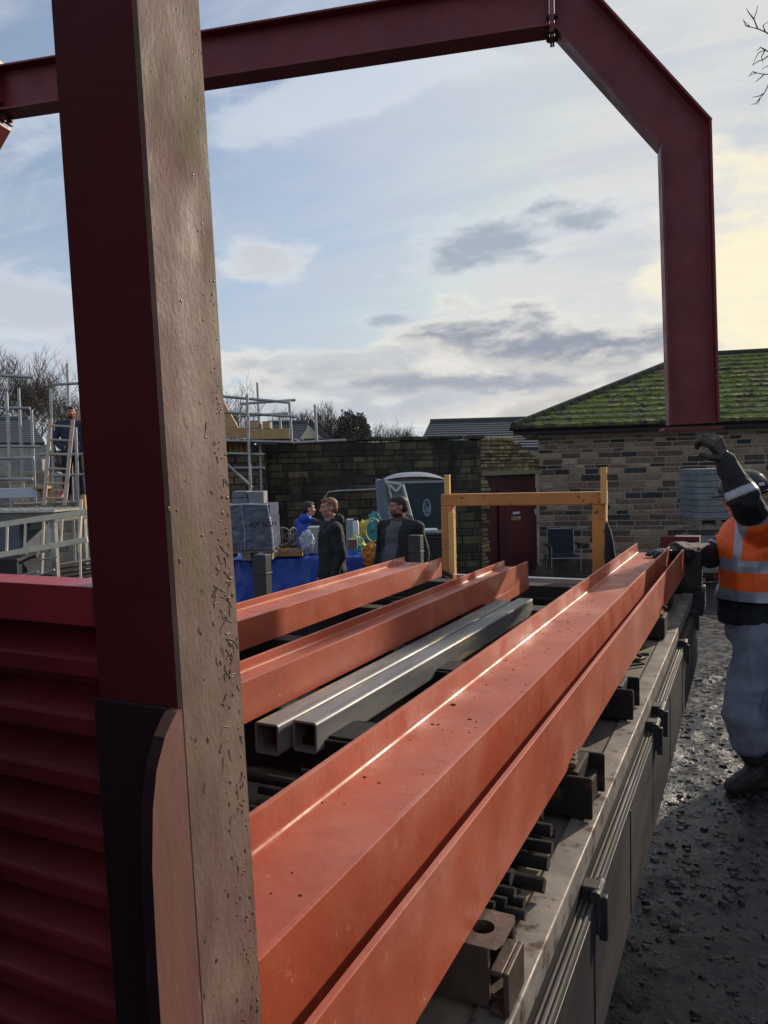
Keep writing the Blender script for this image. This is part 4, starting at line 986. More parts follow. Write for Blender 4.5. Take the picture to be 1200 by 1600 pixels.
def yard_items():
    # wrapped pack of slabs on a pallet
    d = 8.9; g = G(); c = at(395, 826, d); k = d / FPX
    z0 = at(395, 860, d).z; z1 = at(395, 789, d).z; hw = 42 * k; cc = at(383, 826, d); cc = V((cc.x, cc.y, 0)) + FH * .35
    t = thing('wrapped_pack', 'pack of slabs in cloudy grey blue shrink wrap on a pallet beside the tall post', 'wrapped pack', (cc.x, cc.y, z0 - .12))
    nu, nv = 40, 30; vs = []; K = []
    pr = [(-1, -1), (1, -1), (1, 1), (-1, 1)]
    per = []
    for i in range(4):
        a, b = pr[i], pr[(i + 1) % 4]
        for q in range(12): f = q / 12; per.append((a[0] + (b[0] - a[0]) * f, a[1] + (b[1] - a[1]) * f))
    for j in range(nv + 1):
        z = z0 + (z1 - z0) * j / nv; tp = 1 - .05 * j / nv
        for i, (a, b) in enumerate(per): o = .010 * fb(a * 3 + b * 2, z * 6, 1.6, 3, 5.); vs.append(cc + R0 * (a * hw * tp + a * o) + FH * (b * .36 + b * o) + Z * z)
    m = len(per); fs = [(j * m + i, j * m + (i + 1) % m, (j + 1) * m + (i + 1) % m, (j + 1) * m + i) for j in range(nv) for i in range(m)]
    fs.append([nv * m + i for i in range(m)])
    g.add(vs, fs, 0, None, False); w = build('wrap', g, WRAP, t)
    g = G()
    e = cc + R0 * hw - FH * .36
    g.tube([e + Z * (z0 + .01) + R0 * .012, e + Z * ((z0 + z1) / 2) - R0 * .006, e + Z * z1 - R0 * .045, e - R0 * .3 + Z * (z1 + .012), e - R0 * .62 + Z * (z1 + .0)], .011, 6)
    e2 = cc + R0 * (-hw * .1) - FH * .372; g.tube([e2 + Z * z1, e2 + Z * (z1 - .16) + R0 * .012, e2 + Z * (z1 - .33) + R0 * .03, e2 + Z * (z0 + .01) + R0 * .02], .004, 5)
    build('wrap_edge', g, WRAPW, t)
    g = G()
    for q in range(3): g.ob(cc + FH * (-.3 + q * .3) + Z * (z0 - .018), R0 * (hw + .02), FH * .05, Z * .013)
    for s in (-1, 0, 1): g.ob(cc + R0 * s * (hw - .06) + Z * (z0 - .075), R0 * .05, FH * .34, Z * .043)
    build('pallet_boards', g, TIMBERG, t)
    cu = bpy.data.curves.new('lettering', 'FONT'); cu.body = 'AX SOM'; cu.size = .085; cu.extrude = .0008
    o = bpy.data.objects.new('lettering', cu); COL.objects.link(o)
    me = bpy.data.meshes.new_from_object(o.evaluated_get(bpy.context.evaluated_depsgraph_get())); bpy.data.objects.remove(o)
    o = bpy.data.objects.new('lettering', me); COL.objects.link(o); me.materials.append(mat('printed black', (.012, .012, .015), None, 5, .5)); o.parent = w
    tp = cc - FH * .374 + R0 * (hw * .18) + Z * (z0 + (z1 - z0) * .52) - wloc(w)
    mm = Matrix((R0, Z, -FH)).transposed().to_4x4(); o.matrix_local = Matrix.Translation(tp) @ mm
    # boxes on the pack
    for (x0, y0, x1, y1, m_, lab) in ((363, 768, 386, 777.6, SLABM, 'upper grey slab of the pair on the wrapped pack'), (363, 778.4, 387, 787, SLABM, 'lower grey slab of the pair on the wrapped pack'),
                                      (388, 768, 412, 787, CONC, 'rough concrete block on the wrapped pack right of the grey slabs')):
        g = G(); fbox(g, x0, y0, x1, y1, d + .1, .3); cpt = at(x0, y1, d); tag(build('concrete_block', g, m_, None, .006, V((cpt.x, cpt.y, cpt.z))), lab, 'block', 'blocks on top of the wrapped pack')
    # hoops of a handcart
    t = thing('handcart_wheels', 'pair of thin spoked cart wheels behind the tarpaulin', 'cart wheels', tuple(at(445, 852, 11)))
    for (px, ry, lx) in ((441, .25, 12), (458, 1.2, 12)):
        c = at(px, 838, 11); g = G(); u = R0 * cos(ry) + FH * sin(ry); rr = 13.5 * 11 / FPX
        g.tube([c + u * cos(2 * pi * q / 24) * rr + Z * sin(2 * pi * q / 24) * rr for q in range(25)], .012, 6, cap=False)
        for q in range(3): a = .5 + q * 1.05; g.tube([c - u * cos(a) * rr - Z * sin(a) * rr, c + u * cos(a) * rr + Z * sin(a) * rr], .007, 5)
        build('wheel', g, TIMBERG, t)
    # stand under the cart wheels
    # tray of bits
    t = thing('tool_tray', 'shallow timber tray of bits on the tarpaulin between pack and white bag', 'tray', tuple(at(450, 858, 9.6)))
    g = G(); c = at(452, 857, 9.7); c = V((c.x, c.y, TZ + .018))
    g.ob(c, R0 * .17, FH * .2, Z * .008)
    for s in (-1, 1): g.ob(c + R0 * s * .175 + Z * .02, R0 * .008, FH * .2, Z * .03); g.ob(c + FH * s * .2 + Z * .02, R0 * .165, FH * .008, Z * .028)
    build('tray', g, TIMBER, t)
    r = random.Random(2)
    for q in range(12): g = G(); p = c + R0 * r.uniform(-.13, .13) + FH * r.uniform(-.16, .16) + Z * .02; g.bar(p, p + R0 * r.uniform(-.06, .06) + FH * r.uniform(-.06, .06), .03, .015, Z); build('offcut', g, mat('mixed bits', (.3, .28, .25), (.05, .04, .04), 30, .6), t)
    # white crinkled bag, grey box
    def lump(name, px, py, d, rw, rh, m_, lab, cat, seed, drop=False):
        c = at(px, py, d); bm = bmesh.new(); bmesh.ops.create_icosphere(bm, subdivisions=4, radius=1); g = G(); w = rw * d / FPX; h = rh * d / FPX
        vs = []
        for v in bm.verts:
            q = v.co; s = 1 + .30 * noise.fractal(q * 2.2 + V((seed, 0, 0)), .8, 2., 5)
            vs.append(c + (R0 * q.x * w + FH * q.y * w * .8 + Z * max(q.z, -.75) * h) * s)
        g.add(vs, [[v.index for v in f.verts] for f in bm.faces]); bm.free()
        zmin = min(v.z for v in g.v)
        return tag(build(name, g, m_, None, 0, V((c.x, c.y, zmin))), lab, cat)
    lump('plastic_bag', 480, 847, 9.5, 11, 18, WRAPW, 'crumpled white plastic bag on the tarpaulin left of the red haired man', 'plastic bag', 1.)
    g = G(); fbox(g, 480, 824, 500, 866, 9.75, .3); tag(build('crate', g, PLAST, None, .01, at(490, 866, 9.75)), 'plain grey crate behind the white plastic bag', 'crate')
    g = G(); fbox(g, 541, 812, 556, 868, 10.2, .25); tag(build('crate', g, PLAST, None, .01, at(548, 868, 10.2)), 'pale grey box right of the red haired man, a bottle on top', 'crate')
    b = at(556, 822, 10.0); t = thing('bottle', 'small white bottle with dark cap standing among the sacks', 'bottle', (b.x, b.y, b.z - .12))
    g = G(); g.tube([b - Z * .12, b + Z * .05, b + Z * .075], [.04, .04, .025], 12); build('bottle_body', g, STICK, t); g = G(); g.tube([b + Z * .076, b + Z * .11], .028, 12); build('cap', g, DGREY, t)
    lump('sack', 571, 832, 10.4, 15, 18, YELL, 'yellow plastic sack leaning between bottle and leaning panes', 'sack', 4.)
    lump('sack', 588, 838, 10.3, 16, 26, TEAL, 'teal sack slumped in front of the leaning panes', 'sack', 7.)
    lump('sack', 585, 812, 10.6, 10, 12, TEAL, 'small teal bundle on top of the teal sack', 'sack', 9.)
    lump('sack', 557, 850, 9.8, 13, 12, mat('lime and cyan sack', (.55, .62, .06), (.02, .40, .55), 3.2, .5, 0, .004, 20, mixlo=.48, mixhi=.52), 'lime and cyan patterned sack on the tarpaulin', 'sack', 12.)
    lump('sack', 580, 868, 9.3, 14, 20, ORSACK, 'bright orange sack hanging over the tarpaulin end', 'sack', 15.)
    c = at(583, 828, 10.0); g = G(); g.tube([c + R0 * cos(2 * pi * q / 28) * .10 + Z * sin(2 * pi * q / 28) * .15 + FH * .02 * sin(q) for q in range(27)], .009, 6)
    tag(build('hose_loop', g, mat('pale yellow hose', (.5, .5, .2), None, 9, .5), None, 0, c), 'thin pale hose loop hanging over the sacks', 'hose')
    g = G(); fbox(g, 543, 843, 558, 858, 9.35, .2); tag(build('cardboard_box', g, mat('brown card', (.20, .15, .11), None, 8, .8), None, .003, at(550, 858, 9.35)), 'small brown box at the tarpaulin edge below the patterned sack', 'box')
    # leaning wrapped window frames
    d = 11.2
    t = thing('window_frames', 'bundle of wrapped window frames leaning upright before the portable toilet', 'window frames', tuple(V((at(605, 880, d).x, at(605, 880, d).y, gz_at(605, d)))))
    g = G()
    P = lambda x, y, dd=0.: at(x, y, d + dd)
    q = [P(588, 752), P(601, 748), P(618, 905, -.1), P(598, 905, -.1)]; g.prism(q, FH * .04); build('pane', g, PANE, t)
    g = G(); g.prism([P(586, 748), P(590, 748), P(602, 905, -.1), P(597, 905, -.1)], FH * .06); build('frame', g, mat('grey window profile', (.17, .19, .24), None, 6, .4), t)
    for a, b in (((594, 752), (616, 835)), ((600, 752), (619, 768)), ((619, 768), (629, 757)), ((629, 757), (644, 812)), ((588, 750), (626, 757)), ((605, 752), (624, 832))): g = G(); g.tube([P(*a, .1), P(*b, .1)], .022, 6); build('frame', g, WHITEP, t)
    g = G(); g.prism([P(602, 756, .14), P(628, 760, .14), P(646, 830, .05), P(640, 900, 0), P(618, 900, 0)], FH * .03); build('pane', g, mat('dusty glass sheet', (.09, .10, .09), (.14, .14, .12), 4, .2), t)
yard_items()

# ================================================================= SCAFFOLDS, UNFINISHED BUILDING
def scaffold(name, lab, d, polelist, ledgers, boards=()):
    b = at(polelist[0][0], polelist[0][1], d); t = thing(name, lab, 'scaffold', (b.x, b.y, gz_at(polelist[0][0], d)))
    for (x0, y0, x1, y1, dd, fl) in polelist:
        a, c = at(x0, y0, d + dd), at(x1, y1, d + dd)
        if fl: c = V((c.x, c.y, ground_z(c)))
        g = G(); g.tube([a, c], .026, 8); build('standard', g, GALV, t)
    for (x0, y0, x1, y1, dd) in ledgers:
        g = G(); g.tube([at(x0, y0, d + dd - .06), at(x1, y1, d + dd - .06)], .026, 8); build('ledger', g, GALV, t)
    return t
scaffold('scaffold', 'tube scaffold round the unfinished walls at the left, the ladder tied to it', 13.2,
         [(10, 612, 17, 790, 0, 1), (29, 607, 33, 715, 1.2, 1), (49, 640, 51, 715, 1.6, 1), (79, 607, 83, 790, .8, 1), (105, 568, 108, 700, 1.0, 1), (118, 668, 122, 800, -.2, 1), (135, 600, 137, 780, .9, 1)],
         [(-20, 585, 53, 590, .9), (-20, 637, 47, 638, .5), (-20, 697, 63, 698, .4), (-20, 717, 53, 715, 0), (83, 601, 140, 598, 1.0), (62, 710, 140, 710, .0), (83, 743, 142, 741, .0), (-20, 749, 51, 748, 0)])
scaffold('scaffold', 'tube scaffold with timber boards right of the tall post, above the old wall', 14.0,
         [(386, 616, 392, 770, -.2, 1), (402, 598, 405, 660, 1.2, 0), (452, 626, 456, 692, .1, 0), (492, 632, 495, 690, .1, 0), (437, 650, 439, 672, 1.2, 0), (406, 690, 408, 770, .9, 1), (300, 610, 305, 770, 0, 1)],
         [(300, 615, 452, 629, 0), (376, 631, 462, 625, .9), (300, 641, 462, 651, 0), (376, 650, 450, 646, .9), (330, 688, 458, 691, 0), (340, 708, 413, 710, 0), (360, 731, 413, 731, .2), (456, 692, 540, 688, .2), (354, 724, 394, 762, .1)])
def blk(name, rect, d, t, m_, lab, cat, grp=None, bevel=.004):
    g = G(); fbox(g, *rect, d, t); c = at((rect[0] + rect[2]) / 2, rect[3], d); return tag(build(name, g, m_, None, bevel, c), lab, cat, grp)
blk('scaffold_board', (300, 669, 388, 685), 14.1, .05, TIMBER, 'new timber toe board left of the scaffold tube', 'board', 'timber toe boards on the right scaffold')
blk('scaffold_board', (389, 670, 452, 686), 14.1, .05, TIMBER, 'new timber toe board right of the scaffold tube', 'board', 'timber toe boards on the right scaffold')
g = G(); c = at(380, 688, 14.2); g.ob(V((c.x, c.y, c.z)) + FH * .5, R0 * .95, FH * .5, Z * .02); tag(build('scaffold_platform', g, OLDWOOD, None, 0, c), 'dark underside of the board platform on the right scaffold', 'platform')
blk('stone_block', (382, 657, 405, 669), 14.5, .3, TANB, 'larger tan stone block on the right scaffold boards', 'stone block', 'stone blocks on the scaffold')
blk('stone_block', (410, 658, 422, 669), 14.5, .3, TANB, 'smaller tan stone block on the right scaffold boards', 'stone block', 'stone blocks on the scaffold')
def gable(name, pts, d, th, m_, lab, parts=True):
    P = [at(x, y, d) for x, y in pts]; g = G(); g.prism(P, FH * th); return g, P
g, P = gable('x', [(310, 600), (352, 632), (372, 668), (300, 668)], 15.0, .1, OSB, '')
tag(build('timber_gable', g, OSB, None, .003, P[2]), 'sheeted timber gable rising behind the right side of the tall post', 'roof truss')
g, P = gable('x', [(112, 652), (140, 620), (140, 712), (118, 712)], 15.2, .1, OSB, '')
tag(build('timber_gable', g, OSB, None, .003, P[3]), 'sheeted timber gable behind the man on the scaffold', 'roof truss')
def unfinished():
    a = at(300, 720, 14.95); b = at(414, 720, 14.95); gz = -.34
    t = thing('unfinished_wall', 'part built rough stone wall under the right scaffold', 'wall', (a.x, a.y, gz))
    g = G(); L, U, Nn = stonewall(g, a, b, gz, lambda u: 2.28, (.10, .16), (.2, .4), [((.30, .22, .13), 3), ((.20, .15, .10), 3), ((.12, .10, .08), 2)], 17, .015, rough=.03); backing(g, a, b, gz, lambda u: 2.26, .25, Nn); build('stonework', g, [STONE, MORTARD], t)
    g = G(); r = random.Random(8)
    for k in range(4): c = at(362 + k * 8, 702, 14.9); g.ob(c, R0 * .04, FH * .06, Z * .09)
    g.ob(at(372, 694, 14.9), R0 * .3, FH * .05, Z * .03); build('timber_props', g, mat('ochre timber', (.42, .25, .08), None, 8, .8), t)
    # left: block walls and lintels
    a = at(-60, 745, 16.2); b = at(150, 745, 16.2)
    t = thing('unfinished_wall', 'part built tan block wall behind the left scaffold', 'wall', (a.x, a.y, gz))
    g = G(); z1 = at(30, 738, 16.2).z; L, U, Nn = stonewall(g, a, b, gz, lambda u: z1 if u < 2.1 else z1 - .05, (.20, .22), (.42, .46), [((.44, .35, .25), 3), ((.36, .29, .21), 2), ((.30, .28, .25), 1)], 19, .012, rough=.006); backing(g, a, b, gz, lambda u: z1 - .01 if u < 2.1 else z1 - .06, .15, Nn); build('blockwork', g, [STONE, MORTAR], t)
    blk('lintel', (15, 718, 66, 736), 16.15, .2, CONC, 'grey concrete lintel resting on the tan block wall at the left', 'lintel')
    blk('insulation_board', (-20, 763, 58, 778), 12.6, .3, INSUL, 'pale bluish insulation board lying behind the chequer plate box', 'board')
    blk('timber_offcut', (50, 760, 72, 764), 12.5, .3, TIMBER, 'flat pale timber piece at the foot of the ladder', 'offcut', 'timber offcuts by the ladder')
    g = G(); g.prism([at(60, 770, 12.7), at(75, 748, 12.7), at(82, 785, 12.7), at(70, 785, 12.7)], FH * .1); tag(build('timber_offcut', g, TIMBER, None, .002, at(70, 785, 12.7)), 'pointed pale timber piece behind the ladder foot', 'offcut', 'timber offcuts by the ladder')
    blk('site_box', (78, 765, 92, 778), 13.0, .3, mat('pinkish paper', (.6, .45, .42), (.35, .08, .07), 9, .6, mixlo=.5, mixhi=.56), 'pale box with red marks behind the ladder rungs', 'box')
    g = G(); c = at(110, 783, 14.2); g.ob(V((c.x, c.y, c.z - .03)), R0 * 1.1, FH * .45, Z * .02); tag(build('scaffold_platform', g, TIMBERG, None, 0, c), 'board platform under the man on the left scaffold', 'platform')
    blk('chimney_stone', (123, 725, 150, 782), 15.0, .4, TANB, 'tan stonework corner right of the man on the scaffold', 'stonework')
unfinished()
def ladder(name, lab, a0, a1, b0, b1, n, w=.03, m_=None, grp=None):
    a0, a1, b0, b1 = map(V, (a0, a1, b0, b1)); t = thing(name, lab, 'ladder', tuple(a1), grp); up = (b0 - a0).normalized()
    for p, q in ((a0, a1), (b0, b1)): g = G(); g.bar(p, q, w * 2.3, w, up.cross((a1 - a0).normalized())); build('stile', g, m_, t, .003)
    for k in range(n): f = (k + .5) / n; g = G(); g.tube([a0 + (a1 - a0) * f, b0 + (b1 - b0) * f], .016, 8); build('rung', g, m_, t)
    return t
LAD = mat('pale ladder timber', (.50, .38, .29), (.4, .31, .24), 8, .7)
LADA = mat('cream ladder rails', (.80, .71, .52), (.66, .58, .42), 8, .6)
ladder('ladder', 'pale ladder leaning upright in front of the man on the scaffold', at(79, 654, 12.4), at(69, 790, 11.9), at(114, 656, 12.4), at(101, 790, 11.9), 6, .026, LAD)
def truckbox():
    d = 10.2; gz = gz_at(60, d); u = (R0 * cos(-.2) + FH * sin(-.2)); n = FH * cos(-.2) - R0 * sin(-.2)
    c = at(30, 792, d + .5); zt = at(60, 797, d).z; c = V((c.x, c.y, 0)) + u * .0
    t = thing('site_bench', 'steel works bench with chequer plate top at the left, ladder slung along its side', 'bench', (c.x, c.y, gz))
    hw = .83
    g = G(); g.ob(c + Z * (zt - .015), u * hw, n * .42, Z * .015)
    r = random.Random(6)
    for i in range(22):
        for j in range(10):
            p = c + u * (-hw + .04 + i * hw * 2 / 22) + n * (-.38 + j * .083) + Z * (zt + .002); s = 1 if (i + j) % 2 else -1
            g.bar(p - u * .018 - n * .018 * s, p + u * .018 + n * .018 * s, .008, .004, Z)
    build('chequer_plate', g, CHEQ, t)
    g = G(); g.ob(c + Z * (zt - .10), u * (hw - .03), n * .38, Z * .065); build('edge_frame', g, mat('grey frame paint', (.16, .15, .14), None, 6, .6), t, .005)
    g = G(); g.ob(c - u * .25 + Z * (zt - .36), u * (hw - .33), n * .36, Z * .19); build('side_panel', g, mat('blue grey panel', (.10, .115, .15), None, 6, .5), t, .01)
    for s in (-1, 1):
        for q in (-1, 1): g = G(); p = c + u * s * (hw - .07) + n * q * .34; g.ob(V((p.x, p.y, (gz + zt - .17) / 2)), u * .035, n * .035, Z * ((zt - .17 - gz) / 2)); build('leg', g, GALV, t)
    g = G()
    for k in range(9): p = c + u * (hw - .26 + k * .025) - n * .385; g.tube([p + Z * (zt - .06), p + u * .18 + Z * (zt - .26)], .004, 4)
    for k in range(9): p = c + u * (hw - .05 - k * .025) - n * .385; g.tube([p + Z * (zt - .06), p - u * .18 + Z * (zt - .26)], .004, 4)
    build('mesh_guard', g, GALV, t)
    ladder('ladder', 'cream ladder slung level along the side of the chequer plate bench', at(-60, 829, 9.55), at(140, 799, 9.55), at(-60, 878, 9.55), at(137, 843, 9.55), 7, .030, LADA)
    # black machine below
    g = G(); fbox(g, -30, 874, 28, 930, 9.8, .5); g.tube([at(30, 880, 9.6), at(45, 872, 9.6), at(58, 868, 9.6)], .02, 8)
    m0 = at(0, 940, 9.8); t2 = thing('compressor', 'black site machine with pale side plate under the bench', 'machine', (m0.x, m0.y, gz)); build('housing', g, mat('black machine paint', (.012, .012, .014), None, 5, .5), t2, .02)
    g = G(); g.prism([at(30, 872, 9.7), at(66, 864, 9.7), at(64, 908, 9.7), at(44, 890, 9.7)], FH * .06); build('side_plate', g, mat('pale putty paint', (.36, .33, .28), None, 6, .6), t2)
    g = G()
    for a, b in (((28, 900), (60, 893)), ((30, 912), (85, 890)), ((62, 875), (90, 870)), ((28, 880), (30, 925))): g.tube([at(*a, 9.5), at(*b, 9.5)], .012, 6)
    build('pipes', g, GALV, t2)
    c2 = at(73, 912, 9.3); t3 = thing('hose_reel', 'dark coiled hose with shiny rim beside the black machine', 'hose', (c2.x, c2.y, c2.z - .2))
    for k in range(4): g = G(); rr = .145 - .02 * k; g.tube([c2 + R0 * cos(2 * pi * q / 28) * rr * 1.05 + Z * sin(2 * pi * q / 28) * rr * .75 + FH * (.03 * k) for q in range(29)], .013, 6, cap=False); build('coil', g, BLACKST, t3)
    # upright boards and post by the bench
    g = G(); g.tube([at(127, 780, 10.), at(124, 862, 10.)], .022, 8); g.tube([at(125, 862, 10.), at(126, 925, 10.)], .016, 8); tag(build('prop', g, LADA, None, 0, at(126, 925, 10.)), 'slim prop standing between bench and tall post', 'prop')
    blk('post_stub', (126, 774, 133, 799), 10.3, .08, TIMBER, 'short timber post with dark cap behind the bench end', 'post')
    r = random.Random(12)
    for k in range(5):
        g = G(); y = 880 + k * 8; p, q = at(86 - k * 1, y + 4, 10.6), at(160, y - 8 + r.uniform(-3, 3), 10.9); g.bar(p, q, .22, .035, Z)
        tag(build('timber_plank', g, TIMBERG, None, .002, p), ('topmost', 'second', 'third', 'fourth', 'lowest')[k] + ' plank of the weathered timber stack left of the tall post', 'plank', 'stack of weathered planks')
    g = G(); g.bar(at(70, 921, 8.8), at(160, 901, 9.2), .10, .03, Z); tag(build('metal_strip', g, PLAST, None, .002, at(100, 915, 9)), 'long pale metal strip lying low beside the ribbed headboard top', 'metal strip')
truckbox()

# ================================================================= FAR HOUSES, HILL, TREES
def roofhouse(name, lab, ridge, eave, d, back, wallm, roofm, gy=-.5, steps=12, gable_right=True):
    """ridge/eave: ((x0,y0),(x1,y1)) in the picture; eave nearer by back"""
    r0, r1 = at(*ridge[0], d + back), at(*ridge[1], d + back); e0, e1 = at(*eave[0], d), at(*eave[1], d)
    t = thing(name, lab, 'house', ((e0.x + e1.x) / 2, (e0.y + e1.y) / 2, gy))
    g = G()
    for k in range(steps):
        f0, f1 = k / steps, (k + 1) / steps; a, b = e0.lerp(r0, f0), e1.lerp(r1, f0); c, e = e1.lerp(r1, f1), e0.lerp(r0, f1); up = Z * .05
        g.add([a + up, b + up, c + Z * .01, e + Z * .01, a - Z * .02, b - Z * .02], [(0, 1, 2, 3), (4, 5, 1, 0)])
    bb0, bb1 = e0 + 2 * V(((r0 - e0).x, (r0 - e0).y, 0)), e1 + 2 * V(((r1 - e1).x, (r1 - e1).y, 0))
    g.add([r0, r1, bb1, bb0], [(0, 1, 2, 3)]); rf = build('roof', g, roofm, t)
    g = G(); g.tube([r0 + Z * .03, r1 + Z * .03], .12, 8); build('ridge_tiles', g, roofm, rf)
    g = G()
    for a, b in ((e0, e1),): g.add([V((a.x, a.y, gy)), V((b.x, b.y, gy)), b - Z * .06 + FH * .15, a - Z * .06 + FH * .15], [(0, 1, 2, 3)])
    for e, r_, bk in ((e0, r0, bb0), (e1, r1, bb1)): g.add([V((e.x, e.y, gy)), e - Z * .05, r_ - Z * .05, bk - Z * .05, V((bk.x, bk.y, gy))], [range(5)])
    build('walls', g, wallm, t); return t
TANW = mat('pale stone walling', (.40, .34, .26), (.32, .27, .21), 6, .9, 0, .005, 30)
roofhouse('house', 'long low house with plain dark slate roof behind the old wall', ((672, 660), (850, 655)), ((652, 702), (850, 700)), 30, 4, TANW, SLATE)
h2 = roofhouse('house', 'small dark roofed house with pale gable right of the scaffold', ((418, 662), (482, 661)), ((400, 694), (466, 692)), 34, 3.5, TANW, SLATE)
g = G(); g.prism([at(465, 692, 33.9), at(483, 662, 37.4 - 3.4), at(514, 690, 33.9)], FH * .2); build('gable', g, mat('boarded gable', (.62, .54, .40), (.52, .45, .32), 3, .9), h2)
g = G(); g.bar(at(484, 660, 33.7), at(516, 690, 33.7), .25, .12, FH); build('verge', g, SLATE, h2)
roofhouse('house', 'grey tiled house with hipped end behind the left scaffold', ((-60, 657), (46, 655)), ((-60, 692), (70, 692)), 30, 4, mat('cream render', (.40, .38, .33), None, 5, .9), mat('grey tile', (.10, .105, .115), (.075, .08, .09), 9, .7))
# hill
g = G(); vs = []; nn = 80
for i in range(nn + 1):
    px = -500 + i * 2300 / nn; top = 694 - .02 * (px - 600) + 4 * sin(i * .5) + 3 * sin(i * 1.3)
    a = at(px, top, 140); b = V((a.x, a.y, -4)); c = a + FH * 200; c.z = a.z + 1; vs += [b, a, V((c.x, c.y, a.z - 2))]
g.add(vs, [(3 * i + k, 3 * i + 3 + k, 3 * i + 4 + k, 3 * i + 1 + k) for i in range(nn) for k in (0, 1)])
struct(build('hills', g, mat('far wooded hill', (.10, .11, .11), (.07, .075, .075), .15, .95)))

def branch(g, p, d, L, r, lev, rg, spread=.55, up=.12, kids=3):
    n = 3 if lev > 1 else 2; pts = [p]; rs = [r]; q = V(p); dd = V(d).normalized()
    for k in range(n):
        dd = (dd + V((rg.uniform(-1, 1), rg.uniform(-1, 1), rg.uniform(-.6, 1))) * .16 + Z * up * .3).normalized(); q = q + dd * (L / n); pts.append(q.copy()); rs.append(max(r * (1 - .55 * (k + 1) / n), .35 * r))
    g.tube(pts, rs, 5 if lev > 3 else 3, 0, cap=False, smooth=lev > 3)
    if lev <= 0: return
    for k in range(kids + (1 if lev > 2 else 0)):
        f = rg.uniform(.35, 1.0); i = min(int(f * n), n - 1); b = pts[i].lerp(pts[i + 1], f * n - i) if k else pts[-1]
        a = Vector((rg.uniform(-1, 1), rg.uniform(-1, 1), rg.uniform(-.35, .8))).normalized()
        nd_ = (dd * (1 - spread) + a * spread + Z * up).normalized()
        branch(g, b, nd_, L * rg.uniform(.60, .80), max(rs[-1] * .8, .011) if k == 0 else max(rs[i + 1] * .55, .011), lev - 1, rg, spread, up, kids)
def baretree(px, ytop, d, lab, seed, width=1., lev=5, tw=.006, m_=None, kids=3, grp='bare winter trees beyond the yard'):
    base = at(px, 740, d); base.z = -.6; top = at(px, ytop, d).z; H = top - base.z; rg = random.Random(seed)
    t = thing('bare_tree', lab, 'tree', tuple(base), grp)
    g = G(); tr = H * .022; g.tube([base, base + V((.1, 0, H * .16)), base + V((0, .1, H * .34))], [tr * 1.3, tr, tr * .85], 8, cap=False); build('trunk', g, BARK, t)
    g = G()
    for k in range(6):
        a = 2 * pi * k / 6 + rg.uniform(-.4, .4); dd = V((cos(a) * .55 * width, sin(a) * .55 * width, 1)).normalized()
        branch(g, base + V((0, .1, H * (.26 + .015 * k))), dd, H * .27, tr * .5, lev - 1, rg, .55, .18, kids)
    build('crown', g, m_ or TWIG, t)
baretree(32, 562, 46, 'tall bare tree with dense pale twigs at the far left', 1, 1.1, 6, kids=3)
baretree(-40, 585, 48, 'bare tree cut by the left picture edge behind the scaffold', 2, 1, 5)
baretree(96, 606, 52, 'bare tree behind the man on the left scaffold', 3, .9, 5)
baretree(125, 600, 50, 'bare tree half hidden by the left side of the tall post', 33, .8, 5)
baretree(366, 602, 46, 'slim bare tree just right of the tall post', 4, .6, 5)
baretree(450, 640, 56, 'spreading bare tree behind the scaffold tubes', 5, 1.1, 5)
baretree(500, 637, 56, 'widest bare tree above the old wall, right of the scaffold', 6, 1.2, 6)
baretree(618, 655, 66, 'low bare tree between the dark bush and the slate roof', 7, 1.2, 5)
baretree(590, 664, 70, 'smallest bare tree beside the dark bushy tree', 8, 1.1, 5)
baretree(648, 668, 74, 'hazy bare tree touching the left end of the slate roof', 9, 1.1, 5)
baretree(420, 648, 58, 'bare tree rising behind the pale gable and scaffold', 21, 1.1, 5)
baretree(538, 652, 60, 'bare tree just left of the dark bushy tree', 22, 1.1, 5)
baretree(480, 646, 62, 'farther bare tree among the group right of the scaffold', 23, 1.1, 5)
def bushy():
    c = at(552, 676, 52); base = V((c.x, c.y, -.6)); t = thing('bushy_tree', 'round brownish evergreen tree above the old wall', 'tree', tuple(base)); rg = random.Random(5)
    g = G(); g.tube([base, V((c.x, c.y, c.z - .5))], [.25, .15], 8); build('trunk', g, BARK, t)
    g = G(); w = 27 * 52 / FPX; h = 30 * 52 / FPX
    for k in range(6000):
        a = V((rg.gauss(0, 1), rg.gauss(0, 1), rg.gauss(0, 1))).normalized(); rr = rg.uniform(.45, 1) ** .5 * (1 + .35 * noise.noise(a * 2.5 + V((3, 1, 0))) + .30 * noise.noise(a * 6))
        p = c + V((a.x * w, a.y * w, a.z * h)) * rr; s = rg.uniform(.03, .08); u = V((rg.uniform(-1, 1), rg.uniform(-1, 1), rg.uniform(-1, 1))).normalized(); v = u.orthogonal()
        g.add([p - u * s, p + v * s, p + u * s, p - v * s], [(0, 1, 2, 3)])
    build('crown', g, EVER, t)
bushy()
